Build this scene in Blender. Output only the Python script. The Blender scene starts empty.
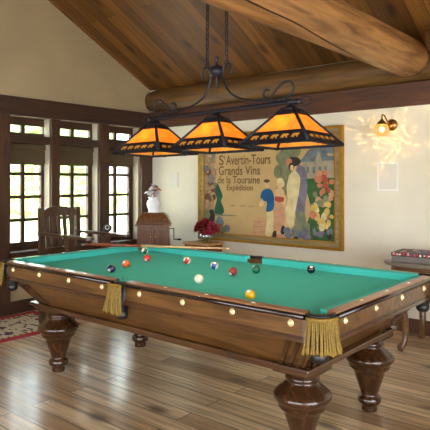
import bpy, bmesh, math, random
from mathutils import Vector, Matrix
random.seed(7)
PI = math.pi
R = math.radians
col = bpy.context.scene.collection
sc = bpy.context.scene

# ------------------------------------------------------------------ materials
def newmat(name):
    m = bpy.data.materials.new(name); m.use_nodes = True
    nt = m.node_tree
    b = nt.nodes['Principled BSDF']
    return m, nt, b

def lin(c):
    return tuple(((x / 12.92) if x <= 0.04045 else ((x + 0.055) / 1.055) ** 2.4) for x in (v / 255 for v in c)) + (1,)

def plain(name, rgb, rough=0.5, metal=0.0, coat=0.0, var=0.12, scale=20, bump=0.0, spec=0.5):
    m, nt, b = newmat(name)
    n = nt.nodes.new('ShaderNodeTexNoise'); n.inputs['Scale'].default_value = scale; n.inputs['Detail'].default_value = 4
    tc = nt.nodes.new('ShaderNodeTexCoord'); nt.links.new(tc.outputs['Object'], n.inputs['Vector'])
    r = nt.nodes.new('ShaderNodeValToRGB')
    c = lin(rgb)
    r.color_ramp.elements[0].color = tuple(v * (1 - var) for v in c[:3]) + (1,)
    r.color_ramp.elements[1].color = tuple(min(1, v * (1 + var)) for v in c[:3]) + (1,)
    r.color_ramp.elements[0].position = .3; r.color_ramp.elements[1].position = .7
    nt.links.new(n.outputs['Fac'], r.inputs['Fac']); nt.links.new(r.outputs['Color'], b.inputs['Base Color'])
    b.inputs['Roughness'].default_value = rough; b.inputs['Metallic'].default_value = metal
    b.inputs['Coat Weight'].default_value = coat; b.inputs['Coat Roughness'].default_value = .12
    b.inputs['Specular IOR Level'].default_value = spec
    if bump:
        bp = nt.nodes.new('ShaderNodeBump'); bp.inputs['Strength'].default_value = bump; bp.inputs['Distance'].default_value = .01
        nt.links.new(n.outputs['Fac'], bp.inputs['Height']); nt.links.new(bp.outputs['Normal'], b.inputs['Normal'])
    return m

def wood(name, dark, light, axis='X', scale=6.0, stretch=14.0, rough=.4, coat=0.0, bump=.1, knots=None):
    m, nt, b = newmat(name); L = nt.links.new
    tc = nt.nodes.new('ShaderNodeTexCoord'); mp = nt.nodes.new('ShaderNodeMapping')
    s = [scale * stretch / 4] * 3; s['XYZ'.index(axis)] = scale / 4
    mp.inputs['Scale'].default_value = s
    L(tc.outputs['Object'], mp.inputs['Vector'])
    n = nt.nodes.new('ShaderNodeTexNoise'); n.inputs['Scale'].default_value = 1.5; n.inputs['Detail'].default_value = 7; n.inputs['Distortion'].default_value = .6
    L(mp.outputs['Vector'], n.inputs['Vector'])
    r = nt.nodes.new('ShaderNodeValToRGB')
    r.color_ramp.elements[0].color = lin(dark); r.color_ramp.elements[1].color = lin(light)
    r.color_ramp.elements[0].position = .32; r.color_ramp.elements[1].position = .68
    L(n.outputs['Fac'], r.inputs['Fac'])
    out = r.outputs['Color']
    if knots:
        v = nt.nodes.new('ShaderNodeTexVoronoi'); v.inputs['Scale'].default_value = knots
        mp2 = nt.nodes.new('ShaderNodeMapping'); s2 = [1.0] * 3; s2['XYZ'.index(axis)] = .5
        mp2.inputs['Scale'].default_value = s2
        L(tc.outputs['Object'], mp2.inputs['Vector']); L(mp2.outputs['Vector'], v.inputs['Vector'])
        r2 = nt.nodes.new('ShaderNodeValToRGB')
        r2.color_ramp.elements[0].color = (.22, .15, .1, 1); r2.color_ramp.elements[1].color = (1, 1, 1, 1)
        r2.color_ramp.elements[0].position = .05; r2.color_ramp.elements[1].position = .16
        L(v.outputs['Distance'], r2.inputs['Fac'])
        mx = nt.nodes.new('ShaderNodeMix'); mx.data_type = 'RGBA'; mx.blend_type = 'MULTIPLY'; mx.inputs['Factor'].default_value = .8
        L(out, mx.inputs['A']); L(r2.outputs['Color'], mx.inputs['B']); out = mx.outputs['Result']
    L(out, b.inputs['Base Color'])
    b.inputs['Roughness'].default_value = rough
    b.inputs['Coat Weight'].default_value = coat; b.inputs['Coat Roughness'].default_value = .1
    if bump:
        bp = nt.nodes.new('ShaderNodeBump'); bp.inputs['Strength'].default_value = bump; bp.inputs['Distance'].default_value = .01
        L(n.outputs['Fac'], bp.inputs['Height']); L(bp.outputs['Normal'], b.inputs['Normal'])
    return m

def planks(name, cols, width, length, swap=False, rough=.3, streak=.5, gap=.004, bump=.15, knot=3.0, coat=0.0):
    """Boards running along X (or Y when swap), every board its own tone, with streaks and knots."""
    m, nt, b = newmat(name); L = nt.links.new
    tc = nt.nodes.new('ShaderNodeTexCoord')
    sp = nt.nodes.new('ShaderNodeSeparateXYZ'); L(tc.outputs['Object'], sp.inputs[0])
    cb = nt.nodes.new('ShaderNodeCombineXYZ')
    L(sp.outputs['Y' if swap else 'X'], cb.inputs[0]); L(sp.outputs['X' if swap else 'Y'], cb.inputs[1])
    br = nt.nodes.new('ShaderNodeTexBrick')
    br.inputs['Scale'].default_value = 1; br.inputs['Brick Width'].default_value = length; br.inputs['Row Height'].default_value = width
    br.inputs['Mortar Size'].default_value = gap; br.inputs['Mortar Smooth'].default_value = .3
    br.inputs['Color1'].default_value = (0, 0, 0, 1); br.inputs['Color2'].default_value = (1, 1, 1, 1); br.inputs['Mortar'].default_value = (.5, .5, .5, 1)
    br.offset = .37; br.offset_frequency = 2
    L(cb.outputs[0], br.inputs['Vector'])
    ramp = nt.nodes.new('ShaderNodeValToRGB')
    e = ramp.color_ramp.elements
    e[0].color = lin(cols[0]); e[1].color = lin(cols[-1])
    for i, c in enumerate(cols[1:-1]):
        k = e.new((i + 1) / (len(cols) - 1)); k.color = lin(c)
    L(br.outputs['Color'], ramp.inputs['Fac'])
    # streaks along the board, shifted per board
    ad = nt.nodes.new('ShaderNodeVectorMath'); ad.operation = 'MULTIPLY_ADD'
    ad.inputs[1].default_value = (1.2, 22, 1); L(cb.outputs[0], ad.inputs[0])
    sc2 = nt.nodes.new('ShaderNodeVectorMath'); sc2.operation = 'SCALE'; sc2.inputs['Scale'].default_value = 17
    L(br.outputs['Color'], sc2.inputs[0]); L(sc2.outputs[0], ad.inputs[2])
    n = nt.nodes.new('ShaderNodeTexNoise'); n.inputs['Scale'].default_value = 1.6; n.inputs['Detail'].default_value = 6; n.inputs['Distortion'].default_value = .4
    L(ad.outputs[0], n.inputs['Vector'])
    r2 = nt.nodes.new('ShaderNodeValToRGB')
    r2.color_ramp.elements[0].position = .3; r2.color_ramp.elements[1].position = .62
    r2.color_ramp.elements[0].color = (1 - streak, 1 - streak, 1 - streak, 1); r2.color_ramp.elements[1].color = (1, 1, 1, 1)
    L(n.outputs['Fac'], r2.inputs['Fac'])
    mx = nt.nodes.new('ShaderNodeMix'); mx.data_type = 'RGBA'; mx.blend_type = 'MULTIPLY'; mx.inputs['Factor'].default_value = 1
    L(ramp.outputs['Color'], mx.inputs['A']); L(r2.outputs['Color'], mx.inputs['B'])
    v = nt.nodes.new('ShaderNodeTexVoronoi'); v.voronoi_dimensions = '2D'; v.inputs['Scale'].default_value = knot
    sv = nt.nodes.new('ShaderNodeVectorMath'); sv.operation = 'MULTIPLY'; sv.inputs[1].default_value = (.45, 1, 1)
    L(cb.outputs[0], sv.inputs[0]); L(sv.outputs[0], v.inputs['Vector'])
    r3 = nt.nodes.new('ShaderNodeValToRGB')
    r3.color_ramp.elements[0].color = (.18, .13, .1, 1); r3.color_ramp.elements[1].color = (1, 1, 1, 1)
    r3.color_ramp.elements[0].position = .04; r3.color_ramp.elements[1].position = .13
    L(v.outputs['Distance'], r3.inputs['Fac'])
    m2 = nt.nodes.new('ShaderNodeMix'); m2.data_type = 'RGBA'; m2.blend_type = 'MULTIPLY'; m2.inputs['Factor'].default_value = .85
    L(mx.outputs['Result'], m2.inputs['A']); L(r3.outputs['Color'], m2.inputs['B'])
    m3 = nt.nodes.new('ShaderNodeMix'); m3.data_type = 'RGBA'; m3.blend_type = 'MIX'
    L(br.outputs['Fac'], m3.inputs['Factor']); L(m2.outputs['Result'], m3.inputs['A'])
    m3.inputs['B'].default_value = tuple(c * .25 for c in lin(cols[0])[:3]) + (1,)
    L(m3.outputs['Result'], b.inputs['Base Color'])
    b.inputs['Roughness'].default_value = rough
    b.inputs['Coat Weight'].default_value = coat; b.inputs['Coat Roughness'].default_value = .15
    bp = nt.nodes.new('ShaderNodeBump'); bp.inputs['Strength'].default_value = bump; bp.inputs['Distance'].default_value = .004
    L(n.outputs['Fac'], bp.inputs['Height'])
    bp2 = nt.nodes.new('ShaderNodeBump'); bp2.invert = True; bp2.inputs['Strength'].default_value = .4; bp2.inputs['Distance'].default_value = .004
    L(br.outputs['Fac'], bp2.inputs['Height']); L(bp.outputs['Normal'], bp2.inputs['Normal'])
    L(bp2.outputs['Normal'], b.inputs['Normal'])
    return m

def glass_mat(name, tint=(.95, 1, .97), refl=.08):
    m = bpy.data.materials.new(name); m.use_nodes = True; nt = m.node_tree
    nt.nodes.remove(nt.nodes['Principled BSDF'])
    t = nt.nodes.new('ShaderNodeBsdfTransparent'); t.inputs[0].default_value = (*tint, 1)
    g = nt.nodes.new('ShaderNodeBsdfGlossy'); g.inputs['Roughness'].default_value = .03
    mx = nt.nodes.new('ShaderNodeMixShader'); mx.inputs[0].default_value = refl
    nt.links.new(t.outputs[0], mx.inputs[1]); nt.links.new(g.outputs[0], mx.inputs[2])
    nt.links.new(mx.outputs[0], nt.nodes['Material Output'].inputs[0])
    return m

def lamp_glass(name, rgb, emit, trans=.6, scale=14):
    """Stained lamp glass: translucent, mottled, glowing a little of its own lamp's light."""
    m = bpy.data.materials.new(name); m.use_nodes = True; nt = m.node_tree; L = nt.links.new
    nt.nodes.remove(nt.nodes['Principled BSDF'])
    tc = nt.nodes.new('ShaderNodeTexCoord'); n = nt.nodes.new('ShaderNodeTexNoise'); n.inputs['Scale'].default_value = scale; n.inputs['Detail'].default_value = 5
    L(tc.outputs['Object'], n.inputs['Vector'])
    r = nt.nodes.new('ShaderNodeValToRGB'); c = lin(rgb)
    r.color_ramp.elements[0].color = tuple(v * .72 for v in c[:3]) + (1,); r.color_ramp.elements[1].color = tuple(min(1, v * 1.2) for v in c[:3]) + (1,)
    r.color_ramp.elements[0].position = .3; r.color_ramp.elements[1].position = .7
    L(n.outputs['Fac'], r.inputs['Fac'])
    tl = nt.nodes.new('ShaderNodeBsdfTranslucent'); L(r.outputs['Color'], tl.inputs['Color'])
    df = nt.nodes.new('ShaderNodeBsdfDiffuse'); df.inputs['Color'].default_value = (.5, .27, .07, 1)
    mx = nt.nodes.new('ShaderNodeMixShader'); mx.inputs[0].default_value = 1 - trans
    L(tl.outputs[0], mx.inputs[1]); L(df.outputs[0], mx.inputs[2])
    em = nt.nodes.new('ShaderNodeEmission'); L(r.outputs['Color'], em.inputs['Color']); em.inputs['Strength'].default_value = emit
    a = nt.nodes.new('ShaderNodeAddShader'); L(mx.outputs[0], a.inputs[0]); L(em.outputs[0], a.inputs[1])
    L(a.outputs[0], nt.nodes['Material Output'].inputs[0])
    return m

M = {}
M['floor'] = planks('floor_planks', [(150, 112, 74), (208, 172, 128), (230, 200, 158), (182, 142, 98), (236, 210, 170)], .14, 2.3, rough=.3, streak=.6, knot=2.2, coat=.25)
M['ceiling'] = planks('ceiling_planks', [(84, 50, 16), (118, 75, 27), (140, 92, 36), (100, 62, 22)], .15, 4.0, swap=True, rough=.5, streak=.45, gap=.003, knot=2.4)
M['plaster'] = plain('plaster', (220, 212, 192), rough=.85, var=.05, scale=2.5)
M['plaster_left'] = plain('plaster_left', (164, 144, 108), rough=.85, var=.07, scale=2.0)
M['trim'] = wood('trim_wood', (44, 25, 14), (68, 40, 22), 'Y', rough=.55, scale=7)
M['trimx'] = wood('trim_wood_long', (60, 32, 17), (88, 49, 26), 'X', rough=.55, scale=7)
M['trimz'] = wood('trim_wood_upright', (52, 30, 16), (80, 48, 25), 'Z', rough=.55, scale=7)
M['log'] = wood('log_wood', (100, 64, 28), (176, 126, 70), 'Y', scale=5, stretch=10, rough=.55, bump=.25, knots=1.6)
M['logx'] = wood('log_wood_plate', (74, 50, 22), (116, 82, 40), 'X', scale=5, stretch=10, rough=.5, bump=.25, knots=1.8)
M['crack'] = plain('log_crack', (38, 22, 12), rough=.9)
M['endgrain'] = plain('log_end', (200, 160, 104), rough=.7, var=.2, scale=30)
M['oak'] = wood('table_oak', (72, 45, 20), (118, 80, 40), 'X', scale=9, stretch=9, rough=.32, coat=.3, bump=.08)
M['oak_y'] = wood('table_oak_end', (104, 68, 32), (152, 106, 56), 'Y', scale=9, stretch=9, rough=.32, coat=.3, bump=.08)
M['oak_dark'] = wood('table_oak_dark', (52, 30, 16), (88, 56, 32), 'X', scale=8, rough=.25, coat=.5, bump=.05)
M['rail'] = wood('rail_wood', (120, 76, 42), (146, 96, 56), 'X', scale=5, rough=.3, coat=.4, bump=0)
M['rail_edge'] = plain('rail_edge', (30, 18, 18), rough=.22, coat=.5)
M['legwood'] = wood('leg_wood', (44, 24, 11), (68, 39, 18), 'Z', scale=14, stretch=6, rough=.25, coat=.5, bump=.05)
M['cloth'] = plain('green_cloth', (74, 194, 184), rough=.9, var=.03, scale=60, spec=.2)
M['leather'] = plain('black_leather', (26, 24, 25), rough=.4, var=.2)
M['gold'] = plain('gold_fringe', (126, 98, 24), rough=.6, var=.3, scale=90, bump=.3)
M['brass'] = plain('brass', (226, 190, 110), rough=.22, metal=1.0, var=.05)
M['button'] = plain('pale_brass', (240, 220, 168), rough=.35, metal=.35, var=.05)
M['ivory'] = plain('ivory_inlay', (236, 220, 178), rough=.35)
M['iron'] = plain('black_iron', (40, 38, 46), rough=.42, metal=.5, var=.1)
M['amber'] = lamp_glass('amber_glass', (238, 156, 40), .22)
M['gilt'] = plain('gilt_frame', (172, 128, 44), rough=.35, metal=.65, var=.15)
M['gilt_dull'] = wood('frame_moulding', (118, 98, 60), (156, 134, 88), 'X', rough=.5)
M['oakcab'] = wood('cabinet_oak', (86, 50, 22), (124, 78, 38), 'Z', scale=8, rough=.35, coat=.2)
M['chair'] = wood('chair_wood', (54, 32, 20), (82, 52, 32), 'Z', scale=8, rough=.3, coat=.3)
M['pine'] = wood('pine_top', (176, 128, 72), (206, 160, 100), 'X', scale=6, rough=.4)
M['antique'] = wood('antique_walnut', (72, 46, 24), (116, 80, 42), 'X', scale=8, rough=.3, coat=.3)
M['grey_top'] = plain('grey_stone_top', (128, 120, 106), rough=.3, var=.15)
M['white'] = plain('white_paint', (232, 230, 222), rough=.5, var=.03)
M['wallplate'] = plain('pale_grille', (214, 208, 196), rough=.6, var=.02)
M['jamb'] = plain('pale_jamb', (168, 156, 136), rough=.6, var=.08, scale=8)
M['porcelain'] = plain('porcelain', (236, 236, 238), rough=.15, var=.03)
M['blind'] = plain('woven_blind', (82, 66, 40), rough=.9, var=.25, scale=70)
M['grass'] = plain('lawn', (186, 204, 140), rough=.95, var=.25, scale=1.2)
M['terrace'] = plain('pale_terrace', (222, 214, 200), rough=.9, var=.06, scale=3)
M['leaf'] = plain('tree_leaf', (176, 200, 140), rough=.9, var=.35, scale=5)
M['leaf2'] = plain('bush_leaf', (190, 208, 150), rough=.9, var=.35, scale=6)
M['bark'] = plain('bark', (92, 76, 60), rough=.9, var=.3)
M['canvas_tan'] = plain('canvas_tan', (216, 188, 136), rough=.9, var=.06)
M['pane'] = glass_mat('window_glass')
M['clear'] = glass_mat('vase_glass', (.92, .97, .95), .2)

# ------------------------------------------------------------------ mesh helpers
def BM(): return bmesh.new()

def box(bm, lo, hi, mi=0, bev=0.0, mat=None):
    g = bmesh.ops.create_cube(bm, size=1.0)
    vs = g['verts']
    c = [(a + b) / 2 for a, b in zip(lo, hi)]; s = [abs(b - a) for a, b in zip(lo, hi)]
    for v in vs: v.co = Vector((v.co[i] * s[i] + c[i] for i in range(3)))
    fs = {f for v in vs for f in v.link_faces}
    if bev:
        es = list({e for v in vs for e in v.link_edges})
        r = bmesh.ops.bevel(bm, geom=es, offset=bev, segments=2, affect='EDGES', profile=.6)
        fs = set(r['faces']) | {f for f in fs if f.is_valid}
        vs = list({v for f in fs for v in f.verts})
    if mat is not None:
        for v in vs: v.co = mat @ v.co
    for f in fs: f.material_index = mi
    return vs

def hexa(bm, b4, t4, mi=0):
    """Solid between a bottom quad and a top quad."""
    v = [bm.verts.new(p) for p in list(b4) + list(t4)]
    for q in ((3, 2, 1, 0), (4, 5, 6, 7), (0, 1, 5, 4), (1, 2, 6, 5), (2, 3, 7, 6), (3, 0, 4, 7)):
        f = bm.faces.new([v[i] for i in q]); f.material_index = mi

def prism(bm, pts, z0, z1, mi=0, axis='Z'):
    def P(p, h):
        if axis == 'Z': return (p[0], p[1], h)
        if axis == 'Y': return (p[0], h, p[1])
        return (h, p[0], p[1])
    a = [bm.verts.new(P(p, z0)) for p in pts]; b = [bm.verts.new(P(p, z1)) for p in pts]
    n = len(pts); fs = []
    fs.append(bm.faces.new(a[::-1])); fs.append(bm.faces.new(b))
    for i in range(n): fs.append(bm.faces.new((a[i], a[(i + 1) % n], b[(i + 1) % n], b[i])))
    for f in fs: f.material_index = mi
    return a + b

def tube(bm, pts, r, seg=8, mi=0, smooth=True, caps=True, closed=False):
    pts = [Vector(p) for p in pts]; n = len(pts)
    rad = r if isinstance(r, (list, tuple)) else [r] * n
    rings = []; up = None
    for i, p in enumerate(pts):
        if closed: t = (pts[(i + 1) % n] - pts[i - 1])
        else: t = (pts[min(i + 1, n - 1)] - pts[max(i - 1, 0)])
        t.normalize()
        if up is None:
            up = Vector((0, 0, 1)) if abs(t.z) < .9 else Vector((1, 0, 0))
        a = t.cross(up)
        if a.length < 1e-6: a = t.orthogonal()
        a.normalize(); b = a.cross(t).normalized(); up = b
        rings.append([bm.verts.new(p + a * rad[i] * math.cos(2 * PI * k / seg) + b * rad[i] * math.sin(2 * PI * k / seg)) for k in range(seg)])
    for i in range(n if closed else n - 1):
        A, B = rings[i], rings[(i + 1) % n]
        for k in range(seg):
            f = bm.faces.new((A[k], A[(k + 1) % seg], B[(k + 1) % seg], B[k])); f.smooth = smooth; f.material_index = mi
    if caps and not closed:
        f = bm.faces.new(rings[0][::-1]); f.material_index = mi
        f = bm.faces.new(rings[-1]); f.material_index = mi

def lathe(bm, prof, seg=32, c=(0, 0, 0), mi=0, smooth=True, a0=0, a1=2 * PI, axis='Z'):
    full = abs(a1 - a0 - 2 * PI) < 1e-6
    cols = []
    for k in range(seg if full else seg + 1):
        a = a0 + (a1 - a0) * k / seg
        cl = []
        for r, z in prof:
            x, y = max(r, 1e-5) * math.cos(a), max(r, 1e-5) * math.sin(a)
            p = (x, y, z) if axis == 'Z' else ((x, z, y) if axis == 'Y' else (z, x, y))
            cl.append(bm.verts.new(Vector(c) + Vector(p)))
        cols.append(cl)
    n = len(cols)
    for k in range(n if full else n - 1):
        A, B = cols[k], cols[(k + 1) % n]
        for i in range(len(prof) - 1):
            f = bm.faces.new((A[i], B[i], B[i + 1], A[i + 1])); f.smooth = smooth; f.material_index = mi

def ball(bm, c, r, seg=20, rings=12, mi=0, sc3=(1, 1, 1)):
    g = bmesh.ops.create_uvsphere(bm, u_segments=seg, v_segments=rings, radius=r)
    for v in g['verts']: v.co = Vector(c) + Vector((v.co.x * sc3[0], v.co.y * sc3[1], v.co.z * sc3[2]))
    for f in {f for v in g['verts'] for f in v.link_faces}: f.smooth = True; f.material_index = mi
    return g['verts']

def spline(pts, n=8):
    P = [Vector(p) for p in pts]; out = []
    for i in range(len(P) - 1):
        p0, p1, p2, p3 = P[max(i - 1, 0)], P[i], P[i + 1], P[min(i + 2, len(P) - 1)]
        for k in range(n):
            t = k / n
            out.append(.5 * ((2 * p1) + (p2 - p0) * t + (2 * p0 - 5 * p1 + 4 * p2 - p3) * t * t + (3 * p1 - p0 - 3 * p2 + p3) * t ** 3))
    out.append(P[-1]); return out

def obj(name, bm, mats, parent=None, world=False):
    """Link one bmesh as ONE object. world=True: the bmesh is in world coordinates and the parent is unrotated."""
    bmesh.ops.recalc_face_normals(bm, faces=bm.faces[:])
    me = bpy.data.meshes.new(name); bm.to_mesh(me); bm.free()
    for m in (mats if isinstance(mats, (list, tuple)) else [mats]): me.materials.append(M[m] if isinstance(m, str) else m)
    o = bpy.data.objects.new(name, me); col.objects.link(o)
    if parent is not None:
        o.parent = parent
        if world:
            off = Vector(parent.location)
            q = parent.parent
            while q is not None:
                off += Vector(q.location); q = q.parent
            me.transform(Matrix.Translation(-off))
    elif world is not True and world:
        pass
    return o

def thing(name, label, cat, loc=(0, 0, 0), rz=0, group=None):
    o = bpy.data.objects.new(name, None); col.objects.link(o); o.empty_display_size = .1
    o.location = loc; o.rotation_euler = (0, 0, rz)
    o['label'] = label; o['category'] = cat
    if group: o['group'] = group
    return o

def tag(o, label, cat, group=None):
    o['label'] = label; o['category'] = cat
    if group: o['group'] = group
    return o

def origin(o, p):
    """Move a top-level mesh's origin to p, keeping its place."""
    o.data.transform(Matrix.Translation(-Vector(p))); o.location = p
    return o

def struct(name, bm, mats, label=None, parent=None):
    o = obj(name, bm, mats, parent, world=parent is not None)
    if parent is None:
        o['kind'] = 'structure'
        if label: o['label'] = label
    return o

# ------------------------------------------------------------------ the room
XL, YB = -5.48, 5.18          # faces of the window wall and the picture wall
EAVE, SL = 2.63, .5236        # ceiling height at the picture wall, slope
RIDGE_Y = 0.3
def ceil_z(y): return EAVE + SL * (YB - y) if y >= RIDGE_Y else EAVE + SL * (YB - RIDGE_Y) - SL * (RIDGE_Y - y)
XR, YF = 3.2, -3.2

bm = BM(); box(bm, (XL - .2, YF, -.12), (XR, YB + .2, 0)); struct('floor', bm, 'floor', 'wide honey-coloured plank floor with knots')
bm = BM()
prism(bm, [(YB + .25, ceil_z(YB + .25)), (RIDGE_Y, ceil_z(RIDGE_Y)), (YF, ceil_z(YF)), (YF, ceil_z(YF) + .15), (RIDGE_Y, ceil_z(RIDGE_Y) + .15), (YB + .25, ceil_z(YB + .25) + .15)], XL - .25, XR, axis='X')
struct('ceiling', bm, 'ceiling', 'sloping knotty pine board ceiling')
bm = BM(); box(bm, (XL - .2, YB, 0), (XR, YB + .2, EAVE + .02)); struct('wall_back', bm, 'plaster', 'cream plaster wall behind the poster')

def pierced(name, horizontal, at, a0, a1, o0, o1, z0, z1, top, label):
    bm = BM()
    def q(lo, hi, za, zb):
        if horizontal: box(bm, (lo, at - .2, za), (hi, at, zb))
        else: box(bm, (at, lo, za), (at + .2, hi, zb))
    q(a0, a1, 0, z0); q(a0, o0, z0, z1); q(o1, a1, z0, z1); q(a0, a1, z1, top)
    return struct(name, bm, 'plaster', label)
pierced('wall_front', True, YF, XL, XR, -4.0, 2.0, .5, 2.3, ceil_z(YF) + .02, 'unseen plaster wall with a wide opening added for fill light')  # unseen side, closed off so that the opening sets the fill light
bm = BM()
box(bm, (XR, YF, 0), (XR + .2, YB, .15)); box(bm, (XR, YF, .15), (XR + .2, YF + .7, 2.5)); box(bm, (XR, YB - 2.9, .15), (XR + .2, YB, 2.5))
prism(bm, [(YF, 2.5), (YB, 2.5), (YB, ceil_z(YB) + .02), (RIDGE_Y, ceil_z(RIDGE_Y) + .02), (YF, ceil_z(YF) + .02)], XR, XR + .2, axis='X')
struct('wall_right', bm, 'plaster', 'unseen plaster gable wall, its opening sized to hold back fill light')  # out of view; opening stops short of the picture wall to dim it

SILL, HEAD = .64, 2.12
wins = [3.361, 4.013, 4.673]                      # window centres along Y
bm = BM()
ft = .2
box(bm, (XL - ft, YF, 0), (XL, YB, SILL))                                   # under the windows
box(bm, (XL - ft, YF, SILL), (XL - .0, 2.90, HEAD)); box(bm, (XL - ft, 2.90, SILL), (XL - .1, 3.0, HEAD))
box(bm, (XL - ft, 4.98, SILL), (XL, YB, HEAD))
prism(bm, [(YF, HEAD), (YB, HEAD), (YB, ceil_z(YB) + .02), (RIDGE_Y, ceil_z(RIDGE_Y) + .02), (YF, ceil_z(YF) + .02)], XL - ft, XL, axis='X')
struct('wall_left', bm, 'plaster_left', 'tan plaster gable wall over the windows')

# heavy trim on both walls
bm = BM(); box(bm, (XL, YF, HEAD), (XL + .05, YB - .05, 2.32), bev=.006); struct('trim_1', bm, 'trim', 'dark wood header board over the three windows')
bm = BM(); box(bm, (XL, YB - .05, 2.12), (XR, YB, 2.335), bev=.006); struct('trim_2', bm, 'trimx', 'dark wood fascia board under the wall log')
bm = BM(); box(bm, (XL - .1, 2.90, .135), (XL + .03, 3.13, HEAD), bev=.006); struct('trim_3', bm, 'trimz', 'wide brown post left of the first window')
n = 4
for ya, yb in ((3.634, 3.746), (4.31, 4.46)):
    bm = BM(); box(bm, (XL - .1, ya, SILL), (XL + .03, yb, HEAD), bev=.006); struct('trim_%d' % n, bm, 'trimz', 'brown post between two windows'); n += 1
bm = BM(); box(bm, (XL, 4.985, .135), (XL + .045, YB - .001, HEAD), bev=.006); struct('trim_%d' % n, bm, 'trimz', 'brown corner post beside the third window'); n += 1
bm = BM(); box(bm, (XL, 3.105, SILL - .12), (XL + .05, 4.985, SILL + .02), bev=.006); struct('trim_%d' % n, bm, 'trim', 'brown sill board under the windows'); n += 1
bm = BM(); box(bm, (XL, YF, 0), (XL + .022, YB, .135), bev=.004); struct('baseboard_left', bm, 'trim', 'dark baseboard under the windows')
bm = BM(); box(bm, (XL + .022, YB - .022, 0), (XR, YB, .135), bev=.004); struct('baseboard_back', bm, 'trimx', 'brown baseboard under the cream wall')

def frame_bars(bm, x0, x1, y0, y1, z0, z1, w, bot=None):
    bot = w if bot is None else bot
    box(bm, (x0, y0, z0), (x1, y0 + w, z1)); box(bm, (x0, y1 - w, z0), (x1, y1, z1))
    box(bm, (x0, y0 + w, z1 - w), (x1, y1 - w, z1)); box(bm, (x0, y0 + w, z0), (x1, y1 - w, z0 + bot))

for i, yc in enumerate(wins):
    w = bpy.data.objects.new('window_%d' % (i + 1), None); col.objects.link(w); w.location = (XL - .14, yc, SILL)
    w['kind'] = 'structure'; w['label'] = ['window nearest the left edge with eight small panes', 'middle window behind the chair back', 'window nearest the corner'][i]
    y0, y1 = yc - .30, yc + .30
    xs = XL - .155
    bm = BM(); frame_bars(bm, xs, xs + .045, y0, y1, SILL + .02, 1.83, .075, .085); obj('sash', bm, 'trimz', w, True)
    bm = BM()
    box(bm, (xs + .005, yc - .023, SILL + .1), (xs + .04, yc + .023, 1.76))
    for z in (.987, 1.243, 1.498): box(bm, (xs + .007, y0 + .07, z - .018), (xs + .038, y1 - .07, z + .018))
    obj('muntin_grid', bm, 'trimz', w, True)
    bm = BM(); box(bm, (xs + .018, y0 + .07, SILL + .1), (xs + .024, y1 - .07, 1.76)); obj('pane', bm, 'pane', w, True)
    bm = BM(); box(bm, (XL - .16, y0, 1.83), (XL + .012, min(y1, (3.632, 4.308, 4.985)[i]), 1.915), bev=.004); obj('transom_bar', bm, 'trim', w, True)
    bm = BM(); frame_bars(bm, xs, xs + .045, y0, y1, 1.915, HEAD, .045, .04)
    box(bm, (xs, y0 + .045, 2.035), (xs + .045, y1 - .045, HEAD - .045))
    box(bm, (xs + .002, yc - .023, 1.94), (xs + .043, yc + .023, 2.06)); obj('transom_sash', bm, 'trimz', w, True)
    bm = BM(); box(bm, (xs + .018, y0 + .04, 1.94), (xs + .024, y1 - .04, 2.05)); obj('transom_pane', bm, 'pane', w, True)
    bm = BM(); yj = (3.633, 4.309, 4.975)[i]; box(bm, (XL - .108, yj - .012, SILL + .02), (XL - .004, yj, 1.83)); box(bm, (XL - .108, yj - .012, 1.915), (XL - .004, yj, HEAD)); obj('jamb', bm, 'jamb', w, True)
    bm = BM(); box(bm, (XL - .11, y0, SILL), (XL + .002, y1, SILL + .02)); obj('sill', bm, 'trim', w, True)
    b = thing('window_blind', ['olive woven blind rolled up at the top of the leftmost window', 'olive woven blind rolled up at the top of the middle window', 'olive woven blind rolled up at the top of the window nearest the corner'][i], 'blind', (xs + .07, yc, 1.6), 0, 'woven blinds in the windows')
    bm = BM()
    for k in range(3): box(bm, (xs + .052 + .006 * k, y0 + .03, 1.6 + .012 * k), (xs + .06 + .006 * k, y1 - .02, 1.765 - .004 * k), bev=.002)
    obj('fabric_folds', bm, 'blind', b, True)
    bm = BM(); box(bm, (xs + .05, y0 + .03, 1.765), (xs + .085, y1 - .02, 1.825), bev=.004); obj('head_rail', bm, 'blind', b, True)

# logs
def log_mesh(bm, p0, p1, r, seg=36, rings=44, amp=.02, mi_end=1, seedv=0, r1=None):
    rnd = random.Random(seedv); ph = [rnd.uniform(0, 6) for _ in range(6)]
    p0, p1 = Vector(p0), Vector(p1); t = (p1 - p0).normalized(); a = t.orthogonal().normalized(); b = t.cross(a)
    ringl = []
    for i in range(rings + 1):
        s = i / rings; c = p0.lerp(p1, s); rr = r + ((r1 or r) - r) * s
        e = min(s, 1 - s) * (p1 - p0).length
        rr *= 1 - .12 * max(0, 1 - e / .05) ** 2
        ring = []
        for k in range(seg):
            th = 2 * PI * k / seg
            w = 1 + amp * (math.sin(2 * th + ph[0] + 2.2 * s) + .7 * math.sin(3 * th + ph[1] - 5 * s) + .5 * math.sin(9 * s * PI + ph[2] + th) + .4 * math.sin(5 * th + ph[3] + 7 * s))
            ring.append(bm.verts.new(c + (a * math.cos(th) + b * math.sin(th)) * rr * w))
        ringl.append(ring)
    for i in range(rings):
        for k in range(seg):
            f = bm.faces.new((ringl[i][k], ringl[i][(k + 1) % seg], ringl[i + 1][(k + 1) % seg], ringl[i + 1][k])); f.smooth = True
    for rg in (ringl[0][::-1], ringl[-1]):
        f = bm.faces.new(rg); f.material_index = mi_end

bm = BM(); log_mesh(bm, (XL, YB + .03, 2.485), (XR, YB + .03, 2.485), .152, rings=60, seedv=3)
struct('trim_%d' % n, bm, ['logx', 'endgrain'], 'peeled log lying along the top of the poster wall'); n += 1
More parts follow.
